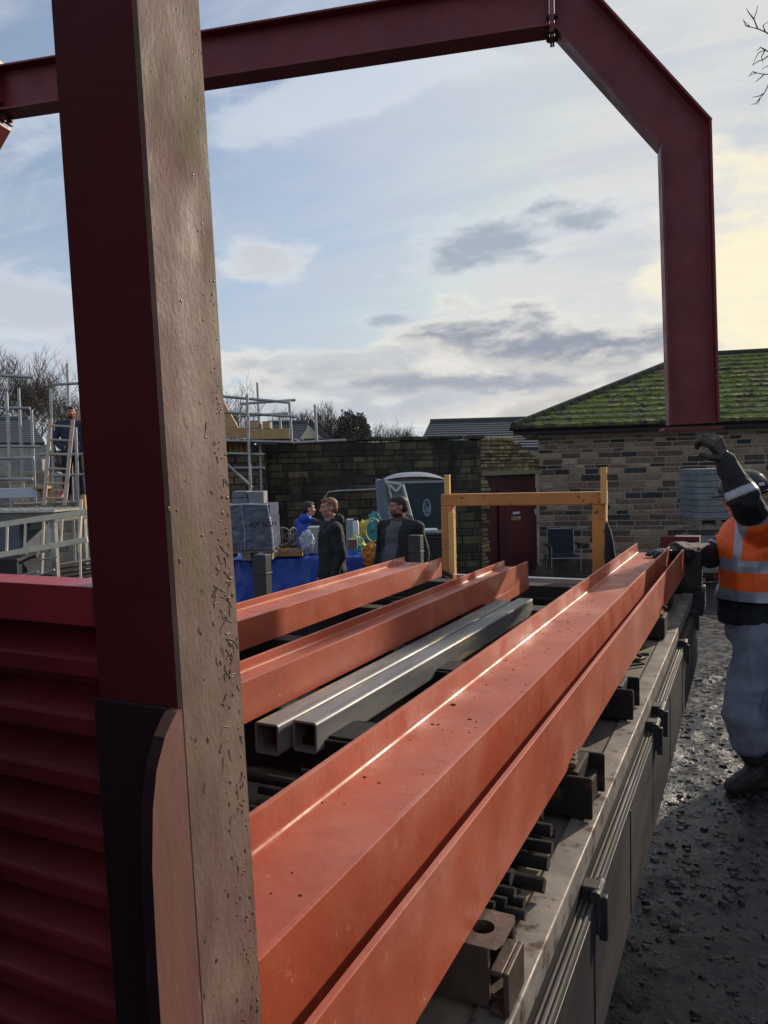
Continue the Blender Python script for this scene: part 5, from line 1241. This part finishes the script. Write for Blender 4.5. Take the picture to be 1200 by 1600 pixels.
def neartree():
    base = at(1620, 740, 11); base.z = -.2; t = thing('bare_tree', 'bare branch tips hanging into the top right corner', 'tree', tuple(base)); rg = random.Random(14)
    g = G(); crown = at(1560, 150, 10.5); g.tube([base, base + V((.1, 0, 2)), crown], [.22, .17, .09], 10); build('trunk', g, BARK, t)
    g = G(); d = 9.0
    limbs = [[crown, at(1420, 20, 9.6), at(1290, -10, 9.2), at(1215, 62, d)], [crown, at(1400, 60, 9.6), at(1270, 60, 9.2), at(1222, 98, d)]]
    for L in limbs: g.tube(L, [.06, .03, .014, .006], 6, cap=False)
    tw = [[(1215, 62), (1196, 50), (1184, 45), (1172, 42), (1163, 33)], [(1184, 45), (1178, 30), (1182, 18), (1184, 8)], [(1178, 30), (1170, 20), (1166, 13)], [(1196, 50), (1192, 40), (1200, 34)], [(1172, 42), (1165, 40), (1161, 30)],
          [(1222, 98), (1205, 84), (1196, 78), (1186, 82), (1180, 92), (1176, 103)], [(1196, 78), (1188, 74), (1182, 80)], [(1205, 84), (1194, 92), (1184, 96), (1176, 102)], [(1196, 78), (1190, 88), (1192, 98)],
          [(1222, 98), (1208, 116), (1194, 116), (1182, 114), (1171, 118)], [(1208, 116), (1202, 130), (1194, 146), (1188, 153), (1184, 164)], [(1194, 146), (1186, 150), (1176, 152)], [(1194, 116), (1188, 122), (1180, 128)], [(1202, 130), (1210, 140), (1205, 152)], [(1182, 114), (1176, 112), (1170, 120)], [(1188, 153), (1181, 162), (1174, 163)],
          [(1222, 98), (1212, 90), (1206, 98), (1198, 104), (1190, 108)]]
    for k, T in enumerate(tw):
        n = len(T); g.tube([at(x, y, d + .04 * k) for x, y in T], [.0085 - .0055 * i / (n - 1) for i in range(n)], 5, cap=False)
    build('branches', g, BARK, t)
neartree()
# ================================================================= PEOPLE
TMP = bpy.data.scenes.new('tmp')
def remesh(name, prims, voxel, mats, parent, wr=0., wscale=9., paint=None, smooth=2, seed=0.):
    """prims: ('c', p, q, rp, rq) tapered capsule or ('e', centre, (ax, ay, az)) ellipsoid, fused into one skin"""
    bm = bmesh.new()
    for pr in prims:
        if pr[0] == 'c':
            _, p, q, a, b = pr; tb = bmesh.new()
            for c, r_ in ((V(p), a), (V(q), b)): bmesh.ops.create_icosphere(tb, subdivisions=2, radius=r_, matrix=Matrix.Translation(c))
            co = [v.co.copy() for v in tb.verts]; tb.free(); tb = bmesh.new(); vs = [tb.verts.new(c) for c in co]
            bmesh.ops.convex_hull(tb, input=vs, use_existing_faces=False)
            tb.verts.index_update(); nv_ = {v.index: bm.verts.new(v.co) for v in tb.verts if v.link_faces}
            for fc_ in tb.faces: bm.faces.new([nv_[v.index] for v in fc_.verts])
            tb.free()
        else:
            _, c, ax = pr; m_ = Matrix((ax[0], ax[1], ax[2])).transposed().to_4x4(); m_.translation = V(c)
            bmesh.ops.create_icosphere(bm, subdivisions=3, radius=1, matrix=m_)
    me = bpy.data.meshes.new(name); bm.to_mesh(me); bm.free()
    o = bpy.data.objects.new(name, me); TMP.collection.objects.link(o)
    md = o.modifiers.new('r', 'REMESH'); md.mode = 'VOXEL'; md.voxel_size = voxel
    if smooth: ms = o.modifiers.new('s', 'SMOOTH'); ms.factor = .5; ms.iterations = smooth
    vl = TMP.view_layers[0]; vl.update(); me2 = bpy.data.meshes.new_from_object(o.evaluated_get(vl.depsgraph)); bpy.data.objects.remove(o); bpy.data.meshes.remove(me)
    org = wloc(parent)
    nv_ = len(me2.vertices); co = np.zeros(nv_ * 3); me2.vertices.foreach_get('co', co); co = co.reshape(-1, 3)
    if wr:
        nr = np.zeros(nv_ * 3); me2.vertex_normals.foreach_get('vector', nr); nr = nr.reshape(-1, 3)
        k = np.array([noise.fractal(V((x * wscale + seed, y * wscale, z * wscale * .8)), .9, 2.0, 3) + .5 * (1 - 2 * abs(noise.noise(V((x * wscale * .7, y * wscale * .7 + seed, z * 1.54 * wscale))))) for x, y, z in co])
        co = co + nr * (wr * k)[:, None]
    me2.vertices.foreach_set('co', co.ravel()); me2.update()
    me2.materials.clear()
    for m_ in mats: me2.materials.append(m_)
    for p in me2.polygons: p.material_index = paint(p.center) if paint else 0; p.use_smooth = True
    me2.vertices.foreach_set('co', (co - np.array(org)).ravel())
    me2.name = name; me2.update(); o = bpy.data.objects.new(name, me2); COL.objects.link(o); o.parent = parent
    return o
def ell3(c, f, u, a, b, h):    # ellipsoid with half sizes: a sideways, b along f, h along u
    f = V(f).normalized(); s = f.cross(V(u)).normalized(); u = s.cross(f); return ('e', V(c), (s * a, f * b, u * h))
def hand(w, d, nrm, curl, side, sc=1., r=.0095, thumb=.5, spread=.10):
    """w wrist, d direction of fingers, nrm = back-of-hand direction, side = +1/-1 thumb side"""
    w = V(w); d = V(d).normalized(); n = V(nrm); n = (n - d * n.dot(d)).normalized(); s = d.cross(n) * side; P = []
    for i, L in enumerate((.94, 1.0, .95, .76)):
        off = (1.5 - i) * .0205 * sc; k = w + d * (.088 - abs(i - 1) * .004) * sc + s * off
        P.append(('c', w + s * off * .55 + d * .01, k, .0145 * sc, .0125 * sc * (r / .0095) ** .3))
        c = curl[i] if isinstance(curl, (list, tuple)) else curl; a = c * .7; p = k; dd = (d + s * (1.5 - i) * spread).normalized()
        for j, ln in enumerate((.042, .027, .021)):
            dr = (dd * cos(a) - n * sin(a)).normalized(); q = p + dr * ln * L * sc; P.append(('c', p, q, r * (1 - .07 * j) * sc, r * (1 - .07 * (j + 1)) * sc)); p = q; a += c
    t0 = w + s * .026 * sc + d * .022 * sc; t1 = t0 + (s * .75 + d * .62 - n * thumb * .5).normalized() * .042 * sc; t2 = t1 + (s * .25 + d * .9 - n * thumb).normalized() * .032 * sc
    P += [('c', w + s * .012 + d * .015, t0, .016 * sc, .015 * sc), ('c', t0, t1, .0145 * sc, .0115 * sc), ('c', t1, t2, .0115 * sc, .0095 * sc)]
    return P
def head(c, f, u=Z, k=1.):
    f = V(f).normalized(); s = f.cross(V(u)).normalized(); u = s.cross(f); c = V(c); q = lambda a, b, h: c + s * a * k + f * b * k + u * h * k
    P = [ell3(q(0, -.008, .028), f, u, .076 * k, .094 * k, .085 * k), ell3(q(0, .018, -.035), f, u, .058 * k, .068 * k, .072 * k), ell3(q(0, .052, -.088), f, u, .030 * k, .026 * k, .022 * k),
         ell3(q(0, .072, .028), f, u, .052 * k, .020 * k, .014 * k), ('c', q(0, .082, .018), q(0, .106, -.028), .008 * k, .013 * k), ell3(q(0, .092, -.034), f, u, .017 * k, .012 * k, .010 * k),
         ell3(q(0, .080, -.060), f, u, .024 * k, .013 * k, .006 * k), ell3(q(0, .078, -.070), f, u, .020 * k, .013 * k, .006 * k)]
    for x in (-1, 1): P += [ell3(q(x * .042, .060, -.022), f, u, .022 * k, .022 * k, .020 * k), ell3(q(x * .076, -.008, -.008), f, u, .010 * k, .020 * k, .032 * k), ell3(q(x * .056, .0, -.068), f, u, .016 * k, .030 * k, .024 * k)]
    eyes = [q(x * .031, .086, .006) for x in (-1, 1)]; mouth = q(0, .092, -.065)
    return P, eyes, mouth, q, s, f, u
def person(label, J, skin=SKIN, hair=None, hairkind='short', beard=False, H=(), vox=.0085, hk=1.):
    """J: joints dict in world space. H: hands as argument tuples"""
    base = J['base']; t = thing('person', label, 'person', tuple(base))
    P, eyes, mouth, q, s, f, u = head(J['head'], J['face'], J.get('hup', Z), hk)
    P += [('c', J['neck'], J['head'] - u * .05 - f * .01, .062, .056), ('c', J['chest'], J['neck'], .12, .07), ('c', J['pelvis'], J['chest'], .13, .13)]
    for d in 'LR':
        P += [('c', J['sh' + d], J['neck'], .055, .05), ('c', J['sh' + d], J['chest'], .06, .09), ('c', J['sh' + d], J['el' + d], .05, .038), ('c', J['el' + d], J['wr' + d], .038, .026),
              ('c', J['pelvis'], J['hip' + d], .11, .09), ('c', J['hip' + d], J['kn' + d], .085, .055), ('c', J['kn' + d], J['an' + d], .055, .04), ('c', J['an' + d], J['toe' + d], .04, .03)]
    for hh in H: P += hand(*hh)
    def paint(c):
        if min((c - e).length for e in eyes) < .0125 * hk: return 1
        m_ = c - mouth
        if abs(m_.dot(s)) < .020 * hk and abs(m_.dot(u)) < .0055 * hk and abs(m_.dot(f)) < .02: return 2
        if beard:
            r_ = c - J['head']
            if r_.dot(u) < -.050 and r_.length < .15 and abs(m_.dot(u)) > .003 and r_.dot(f) > -.02 and r_.dot(u) > -.13: return 3
        return 0
    b = remesh('body', P, vox, [skin, EYED, LIPM, BEARD], t, paint=paint, smooth=1)
    if hair:
        P = [ell3(q(0, -.014, .036), f, u, .0785 * hk, .094 * hk, .083 * hk), ell3(q(0, -.040, .0), f, u, .074 * hk, .066 * hk, .078 * hk), ell3(q(0, .042, .076), f, u, .052 * hk, .046 * hk, .034 * hk)]
        remesh('hair', P, vox * .8, [hair], t, .003, 60)
    return t
def garment(t, name, J, kind, m_, paint=None, mats=None, vox=.011, fat=1., wr=.008, hem=0., seed=1., loose=0.):
    P = []
    if kind == 'jacket':
        dn = (J['pelvis'] - J['chest']).normalized(); side = (J['shL'] - J['shR']); side.normalize()
        P += [('c', J['chest'] + side * .055 * fat, J['pelvis'] + dn * hem + side * .05 * fat, .135 * fat, .135 * fat), ('c', J['chest'] - side * .055 * fat, J['pelvis'] + dn * hem - side * .05 * fat, .135 * fat, .135 * fat),
              ('c', J['chest'], J['neck'] - Z * .03, .145 * fat, .088), ('c', J['chest'], J['pelvis'], .15, .15), ('c', J['pelvis'] + side * .06, J['pelvis'] - side * .06, .14 * fat, .14 * fat)]
        if fat > 1.15: P.append(('e', J['pelvis'].lerp(J['chest'], .3) + J['body'] * .07, (side * .17 * fat, J['body'] * .13 * fat, Z * .22)))
        for d in 'LR':
            P += [('c', J['sh' + d], J['neck'] - Z * .02, .080, .070), ('c', J['sh' + d], J['chest'], .084, .115), ('c', J['sh' + d], J['el' + d], .074, .060), ('c', J['el' + d], J['wr' + d], .060, .046)]
    elif kind == 'trousers':
        for d in 'LR': P += [('c', J['pelvis'], J['hip' + d], .135 * fat, .105 * fat), ('c', J['hip' + d], J['kn' + d], .108 * fat, .082 + loose), ('c', J['kn' + d], J['an' + d] + Z * J.get('cuff', .04), .082 + loose, .072 + loose)]
    elif kind == 'shoes':
        for d in 'LR': dd = (J['toe' + d] - J['an' + d]); dd.z = 0; dd.normalize(); a = J['an' + d]; P += [('c', a + Z * .10, a - Z * .02, .062, .06), ('c', a - Z * .045 - dd * .03, a - Z * .045 + dd * .15, .048, .042), ('c', a - Z * .01, a - Z * .035 + dd * .12, .055, .045)]
    elif kind == 'hood':
        b = J['body']; n = J['neck']; P += [('e', n - b * .07 + Z * .03, (J['body'].cross(Z) * .11, b * .065, Z * .07)), ('c', n + b.cross(Z) * .075 + Z * .015, n - b.cross(Z) * .075 + Z * .015, .038, .038)]
    return remesh(name, P, vox, mats or [m_], t, wr, 9., paint, 2, seed)
def standing(px, ytop, d, gz, facing, face=None, Hh=1.78, width=1., arms=None, lean=V((0, 0, 0))):
    top = at(px, ytop, d); base = V((top.x, top.y, gz)); k = (top.z - gz) / 1.80; f = V(facing).normalized(); s = f.cross(Z).normalized()   # s = his right
    q = lambda r_, b, h: base + s * r_ * k * width + f * b * k + Z * h * k + lean * (h / 1.8)
    J = dict(base=base, body=f, face=V(face if face is not None else f), pelvis=q(0, 0, .98), chest=q(0, .0, 1.34), neck=q(0, -.01, 1.50), head=q(0, .02, 1.67))
    for d_, sg in (('R', 1), ('L', -1)):
        J['sh' + d_] = q(sg * .175, 0, 1.44); J['hip' + d_] = q(sg * .085, 0, .93); J['kn' + d_] = q(sg * .10, .02, .50); J['an' + d_] = q(sg * .11, -.02, .10); J['toe' + d_] = q(sg * .13, .14, .04)
        e, w = (arms or {}).get(d_, ((.235, -.03, 1.15), (.235, .07, .90))); J['el' + d_] = q(sg * e[0], e[1], e[2]); J['wr' + d_] = q(sg * w[0], w[1], w[2])
    return J, q, f, s
LFT = -R0
# ---- red haired man in a black hooded jacket
J, q, f, s = standing(516, 775, 8.45, -.17, LFT * .92 + -FH * .35, LFT * .9 - FH * .40)
t = person('red haired man in black hooded jacket standing by the blue tarpaulin, looking left', J, SKIN, GINGER, hk=.97, H=((J['wrR'], -Z + f * .1, s, .25, 1), (J['wrL'], -Z + f * .1, -s, .25, -1)))
garment(t, 'jacket', J, 'jacket', BLACKC, hem=.10, seed=2.); garment(t, 'hood', J, 'hood', BLACKC, vox=.01); garment(t, 'trousers', J, 'trousers', NAVYC); garment(t, 'shoes', J, 'shoes', BOOT)
# ---- stout man, black jacket open over grey hoodie
J, q, f, s = standing(624, 773, 8.3, -.16, LFT * .62 - FH * .78, LFT * .98 - FH * .25, width=1.3)
t = person('stout dark haired man in open black jacket over grey hoodie, head turned left', J, SKINR, DHAIR, beard=True, H=((J['wrR'], -Z + f * .1, s, .3, 1), (J['wrL'], -Z + f * .1, -s, .3, -1)))
def pz(c, J=J, f=f, s=s):
    r_ = c - J['chest']; return 1 if (r_.dot(f) > .02 and abs(r_.dot(s) + .0) < .085 + .05 * max(0, -r_.z) and c.z < J['neck'].z + .02) else 0
garment(t, 'jacket', J, 'jacket', BLACKC, paint=pz, mats=[BLACKC, GREYC], fat=1.22, hem=.02, seed=5.); garment(t, 'hood', J, 'hood', GREYC, vox=.01); garment(t, 'trousers', J, 'trousers', NAVYC, fat=1.15); garment(t, 'shoes', J, 'shoes', BOOT)
# ---- man in blue behind the stack
J, q, f, s = standing(480, 782, 11.4, -.31, R0 * .55 + FH * .83, R0 * .95 + FH * .35, arms={'R': ((.24, .08, 1.2), (.18, .28, 1.12)), 'L': ((.24, .06, 1.2), (.2, .28, 1.12))})
t = person('dark haired man in bright blue jacket standing behind the tarpaulin, seen from behind', J, SKIN, DHAIR, vox=.011, H=((J['wrR'], f, Z, .3, 1), (J['wrL'], f, Z, .3, -1)))
garment(t, 'jacket', J, 'jacket', BLUEC, hem=.04, seed=7., mats=[BLUEC, NAVYC], paint=lambda c, J=J, s=s: 1 if (c - J['shR']).dot(s) > -.055 else 0); garment(t, 'hood', J, 'hood', BLUEC, vox=.012); garment(t, 'trousers', J, 'trousers', NAVYC); garment(t, 'shoes', J, 'shoes', BOOT)
# ---- man on the scaffold
gz4 = at(110, 782, 14.2).z
J, q, f, s = standing(110, 634, 14.1, gz4, -FH * .9 + R0 * .3, R0 * .5 - FH * .8, width=1.15, arms={'R': ((.26, -.02, 1.18), (.16, .10, 1.0)), 'L': ((.30, -.06, 1.16), (.19, .06, .98))})
t = person('bearded man in dark blue top standing on the left scaffold behind the ladder', J, SKINR, DHAIR, beard=True, vox=.011, H=((J['wrR'], -s + f * .2, f, .4, 1), (J['wrL'], s + f * .2, f, .4, -1)))
garment(t, 'jacket', J, 'jacket', mat('dark slate top', (.035, .038, .075), None, 8, .8), seed=9.); garment(t, 'trousers', J, 'trousers', mat('black trousers', (.012, .012, .02), None, 8, .8)); garment(t, 'shoes', J, 'shoes', BOOT)

# ---- the signaller in the orange vest, right foreground
D0 = 4.45; A = lambda x, y, d=D0: at(x, y, d)
base = A(1180, 1250, 4.5); base.z = 0
fc = (LFT * .93 + FH * .30).normalized()           # where he faces
J = dict(base=base, body=fc, face=(LFT * .95 + FH * .30), hup=(Z + LFT * .10).normalized(),
         pelvis=A(1177, 985, 4.50), chest=A(1173, 865, 4.48), neck=A(1175, 812, 4.50), head=A(1160, 779, 4.58),
         shL=A(1190, 828, 4.31), elL=A(1160, 776, 4.12), wrL=A(1134, 722, 4.16),
         shR=A(1156, 846, 4.64), elR=A(1108, 868, 4.62), wrR=A(1058, 861, 4.36),
         hipL=A(1184, 1000, 4.40), knL=A(1163, 1115, 4.36), anL=A(1182, 1222, 4.42), toeL=A(1142, 1240, 4.36),
         hipR=A(1190, 1000, 4.60), knR=A(1184, 1105, 4.70), anR=A(1225, 1205, 4.74), toeR=A(1190, 1222, 4.70), cuff=.28)
for a in 'LR':
    J['an' + a].z = .10; J['toe' + a].z = .05
t = person('worker in orange vest and dark helmet, one gloved hand raised, the other on a beam', J, SKIN, None, vox=.006)
# sweater: dark, with grey bands on the sleeves
upL = (J['elL'] - J['shL']); foL = (J['wrL'] - J['elL']); upR = J['elR'] - J['shR']
def band(c, a, d, lo, hi, rr):
    v = c - a; k = v.dot(d) / d.length_squared; return lo < k < hi and (v - d * k).length < rr + .03
def ps(c):
    if band(c, J['elL'], foL, .02, .24, .12): return 1
    if band(c, J['shL'], upL, .22, .52, .14): return 1
    if band(c, J['shR'], upR, .22, .55, .14): return 1
    if band(c, J['shR'], upR, .74, .80, .14): return 1
    return 0
P = []
for d in 'LR':
    k = 1.0
    P += [('c', J['sh' + d], J['el' + d], .088, .085 if d == 'L' else .078), ('c', J['el' + d], J['wr' + d], .083 if d == 'L' else .076, .054), ('c', J['sh' + d], J['chest'], .08, .10), ('c', J['sh' + d], J['neck'], .075, .06)]
sd_ = (J['shL'] - J['shR']).normalized(); sd_ = V((sd_.x, sd_.y, 0)).normalized(); bk = fc
tor = lambda c, w, dp, h: ('e', V(c), (sd_ * w, V((bk.x, bk.y, 0)).normalized() * dp, Z * h))
P += [tor(J['chest'], .19, .15, .22), tor(J['pelvis'] + Z * .09, .195, .19, .17), tor(J['pelvis'] + Z * .16, .195, .19, .17), ('c', J['chest'], J['pelvis'] + Z * .1, .15, .16)]
sw = remesh('sweater', P + [('c', J['pelvis'] + sd_ * .05 + Z * .1, J['pelvis'] + sd_ * .05 - Z * .05, .15, .15), ('c', J['pelvis'] - sd_ * .05 + Z * .1, J['pelvis'] - sd_ * .05 - Z * .05, .15, .15)], .0075, [BLACKC, REFL], t, .011, 9, ps, 2, 3.)
# vest
P = [tor(J['chest'] + Z * .03, .215, .175, .22), tor(J['pelvis'] + Z * .19, .215, .20, .17), ('c', J['chest'], J['pelvis'] + Z * .20, .168, .19), ('c', J['chest'] + sd_ * .06, J['pelvis'] + Z * .20 + sd_ * .06, .155, .17), ('c', J['chest'] - sd_ * .06, J['pelvis'] + Z * .20 - sd_ * .06, .155, .17)]
for d in 'LR': P += [('c', J['sh' + d], J['chest'], .092, .12), ('c', J['sh' + d], J['neck'] - Z * .03, .088, .066), ('c', J['sh' + d], J['sh' + d].lerp(J['el' + d], .30), .104, .102)]
zh = A(1160, 937).z; z1, z2 = zh - .01, A(1160, 918).z; z3, z4 = A(1160, 890).z, A(1160, 872).z
fh_ = V((bk.x, bk.y, 0)).normalized()
def pv(c):
    if z1 < c.z < z2 or z3 < c.z < z4: return 1
    r_ = c - J['chest']
    if c.z > z4 and abs((c - J['chest']).dot(fh_) - .095 + (c.z - z4) * .10) < .020 and r_.dot(sd_) > -.1: return 1
    return 0
v = remesh('vest', P, .0075, [HIVIS, REFL], t, .013, 6, pv, 2, 8.)
for ob_, zc in ((v, zh), (sw, A(1160, 976).z)):
    bmv = bmesh.new(); bmv.from_mesh(ob_.data); o_ = wloc(ob_)
    bmesh.ops.bisect_plane(bmv, geom=bmv.verts[:] + bmv.edges[:] + bmv.faces[:], plane_co=V((0, 0, zc - o_.z)), plane_no=(0, .06, 1), clear_inner=True); bmv.to_mesh(ob_.data); bmv.free()
g = G(); pt = A(1117, 902, 4.30); g.ell(pt, (R0 * .012, FH * .01, Z * .014)); build('badge', g, mat('dark red badge', (.2, .02, .03), None, 5, .5), t)
# trousers and boots
P = []
for d in 'LR':
    kn = J['kn' + d]; an = J['an' + d]
    P += [('c', J['pelvis'] + Z * .02, J['hip' + d], .155, .140), ('c', J['hip' + d], kn, .145, .112), ('c', kn, kn.lerp(an, .38) , .112, .105), ('c', kn.lerp(an, .38), kn.lerp(an, .42) - Z * .0, .105, .088)]
remesh('trousers', P, .009, [TROU], t, .024, 4.5, None, 2, 4.)
P = []
for d in 'LR':
    an, toe = J['an' + d], J['toe' + d]; dd = toe - an; dd.z = 0; dd.normalize(); kn = J['kn' + d]
    P += [('c', kn.lerp(an, .35), an + Z * .12, .078, .066), ('c', an + Z * .12, an, .064, .064), ('c', V((an.x, an.y, .055)) - dd * .04, V((an.x, an.y, .05)) + dd * .17, .055, .05), ('c', an, V((an.x, an.y, .07)) + dd * .11, .062, .055)]
    P += [('c', kn.lerp(an, .62), kn.lerp(an, .66), .077, .076)]
remesh('boots', P, .008, [BOOT], t, .004, 12)
# gloves
tn = (J['wrL'] - J['elL']).normalized()
gp = [('c', J['wrL'] - tn * .0, J['wrL'] + tn * .03, .041, .038)] + hand(J['wrL'] + tn * .012, (Z * .85 + LFT * .50 - FH * .1).normalized(), (R0 * .45 + Z * .25 - FH * .8).normalized(), (1.0, 1.05, 1.1, 1.15), -1, 1.38, .0135, .8, .02)
gl = remesh('glove', gp, .0045, [GLOVE], t, .0015, 40, None, 1)
gl['label'] = 'raised brown glove, fingers curled'
g = G(); g.tube([J['wrL'] - tn * .022, J['wrL'] + tn * .012], [.049, .046], 18); build('glove_cuff', g, CUFFM, t, .004)
tr = (J['wrR'] - J['elR']).normalized(); hw = J['wrR'] + tr * .01; tgt = A(1020, 862, 4.28)
hd = (tgt - hw).normalized()
gp = [('c', J['wrR'], hw + hd * .02, .034, .034)] + hand(hw, hd, Z + R0 * .1, (.18, .15, .18, .3), 1, 1.08, .0115, .25, .08)
gl = remesh('glove', gp, .0045, [GLOVEN], t, .001, 40, None, 1)
gl['label'] = 'dark glove laid flat on the beam'
g = G(); g.tube([J['wrR'] - tr * .04, J['wrR'] + tr * .008], [.050, .043], 18); build('glove_cuff', g, CUFFM, t, .004)
# helmet
hc = J['head'] + Z * .045 - fc * .005; u = J['hup']; f3 = (J['face'] - u * J['face'].dot(u)).normalized(); s3 = f3.cross(u).normalized()
g = G(); nu, nv = 40, 14; vs = []
for j in range(nv + 1):
    a = j / nv * pi / 2
    for i in range(nu):
        b = 2 * pi * i / nu; rr = cos(a) ** .75 if j < nv else 0; cx = cos(b); ridge = .006 * max(0, cos(b * 1) * 0 + (1 - abs(sin(b)) * 6)) * cos(a)
        vs.append(hc + f3 * cx * .142 * rr + s3 * sin(b) * .118 * rr + u * (sin(a) * .125 + ridge))
fs = [(j * nu + i, j * nu + (i + 1) % nu, (j + 1) * nu + (i + 1) % nu, (j + 1) * nu + i) for j in range(nv) for i in range(nu)]
g.add(vs, fs, 0, None, True)
rim = [hc + f3 * cos(2 * pi * i / nu) * (.150 + .035 * max(0, cos(2 * pi * i / nu)) ** 2) + s3 * sin(2 * pi * i / nu) * .125 - u * (.004 + .018 * max(0, cos(2 * pi * i / nu))) for i in range(nu)]
o0 = len(g.v); g.add([vs[i] for i in range(nu)] + rim + [hc + f3 * cos(2 * pi * i / nu) * .135 + s3 * sin(2 * pi * i / nu) * .112 - u * .022 for i in range(nu)], [(i, (i + 1) % nu, (i + 1) % nu + nu, i + nu) for i in range(nu)] + [(i + nu, (i + 1) % nu + nu, (i + 1) % nu + 2 * nu, i + 2 * nu) for i in range(nu)], 0, None, True)
hm = build('helmet', g, HELM, t)
e = hc - FH * .115 * 1.0 + R0 * .07 + Z * .035
# sticker on the near side of the shell
an_ = math.atan2(-(s3.dot(FH)) * 1.0, -(f3.dot(FH)) * 1.0)
def sh(b, a): rr = cos(a) ** .75; return hc + f3 * cos(b) * .1435 * rr + s3 * sin(b) * .1195 * rr + u * sin(a) * .126
bs = math.atan2((-FH * .8 + R0 * .45).dot(s3) / .118, (-FH * .8 + R0 * .45).dot(f3) / .142)
g = G(); g.add([sh(bs - .17, .22), sh(bs, .22), sh(bs + .17, .22), sh(bs + .17, .38), sh(bs, .38), sh(bs - .17, .38)], [(0, 1, 4, 5), (1, 2, 3, 4)]); st = build('sticker', g, STICK, hm)

bpy.data.scenes.remove(TMP)
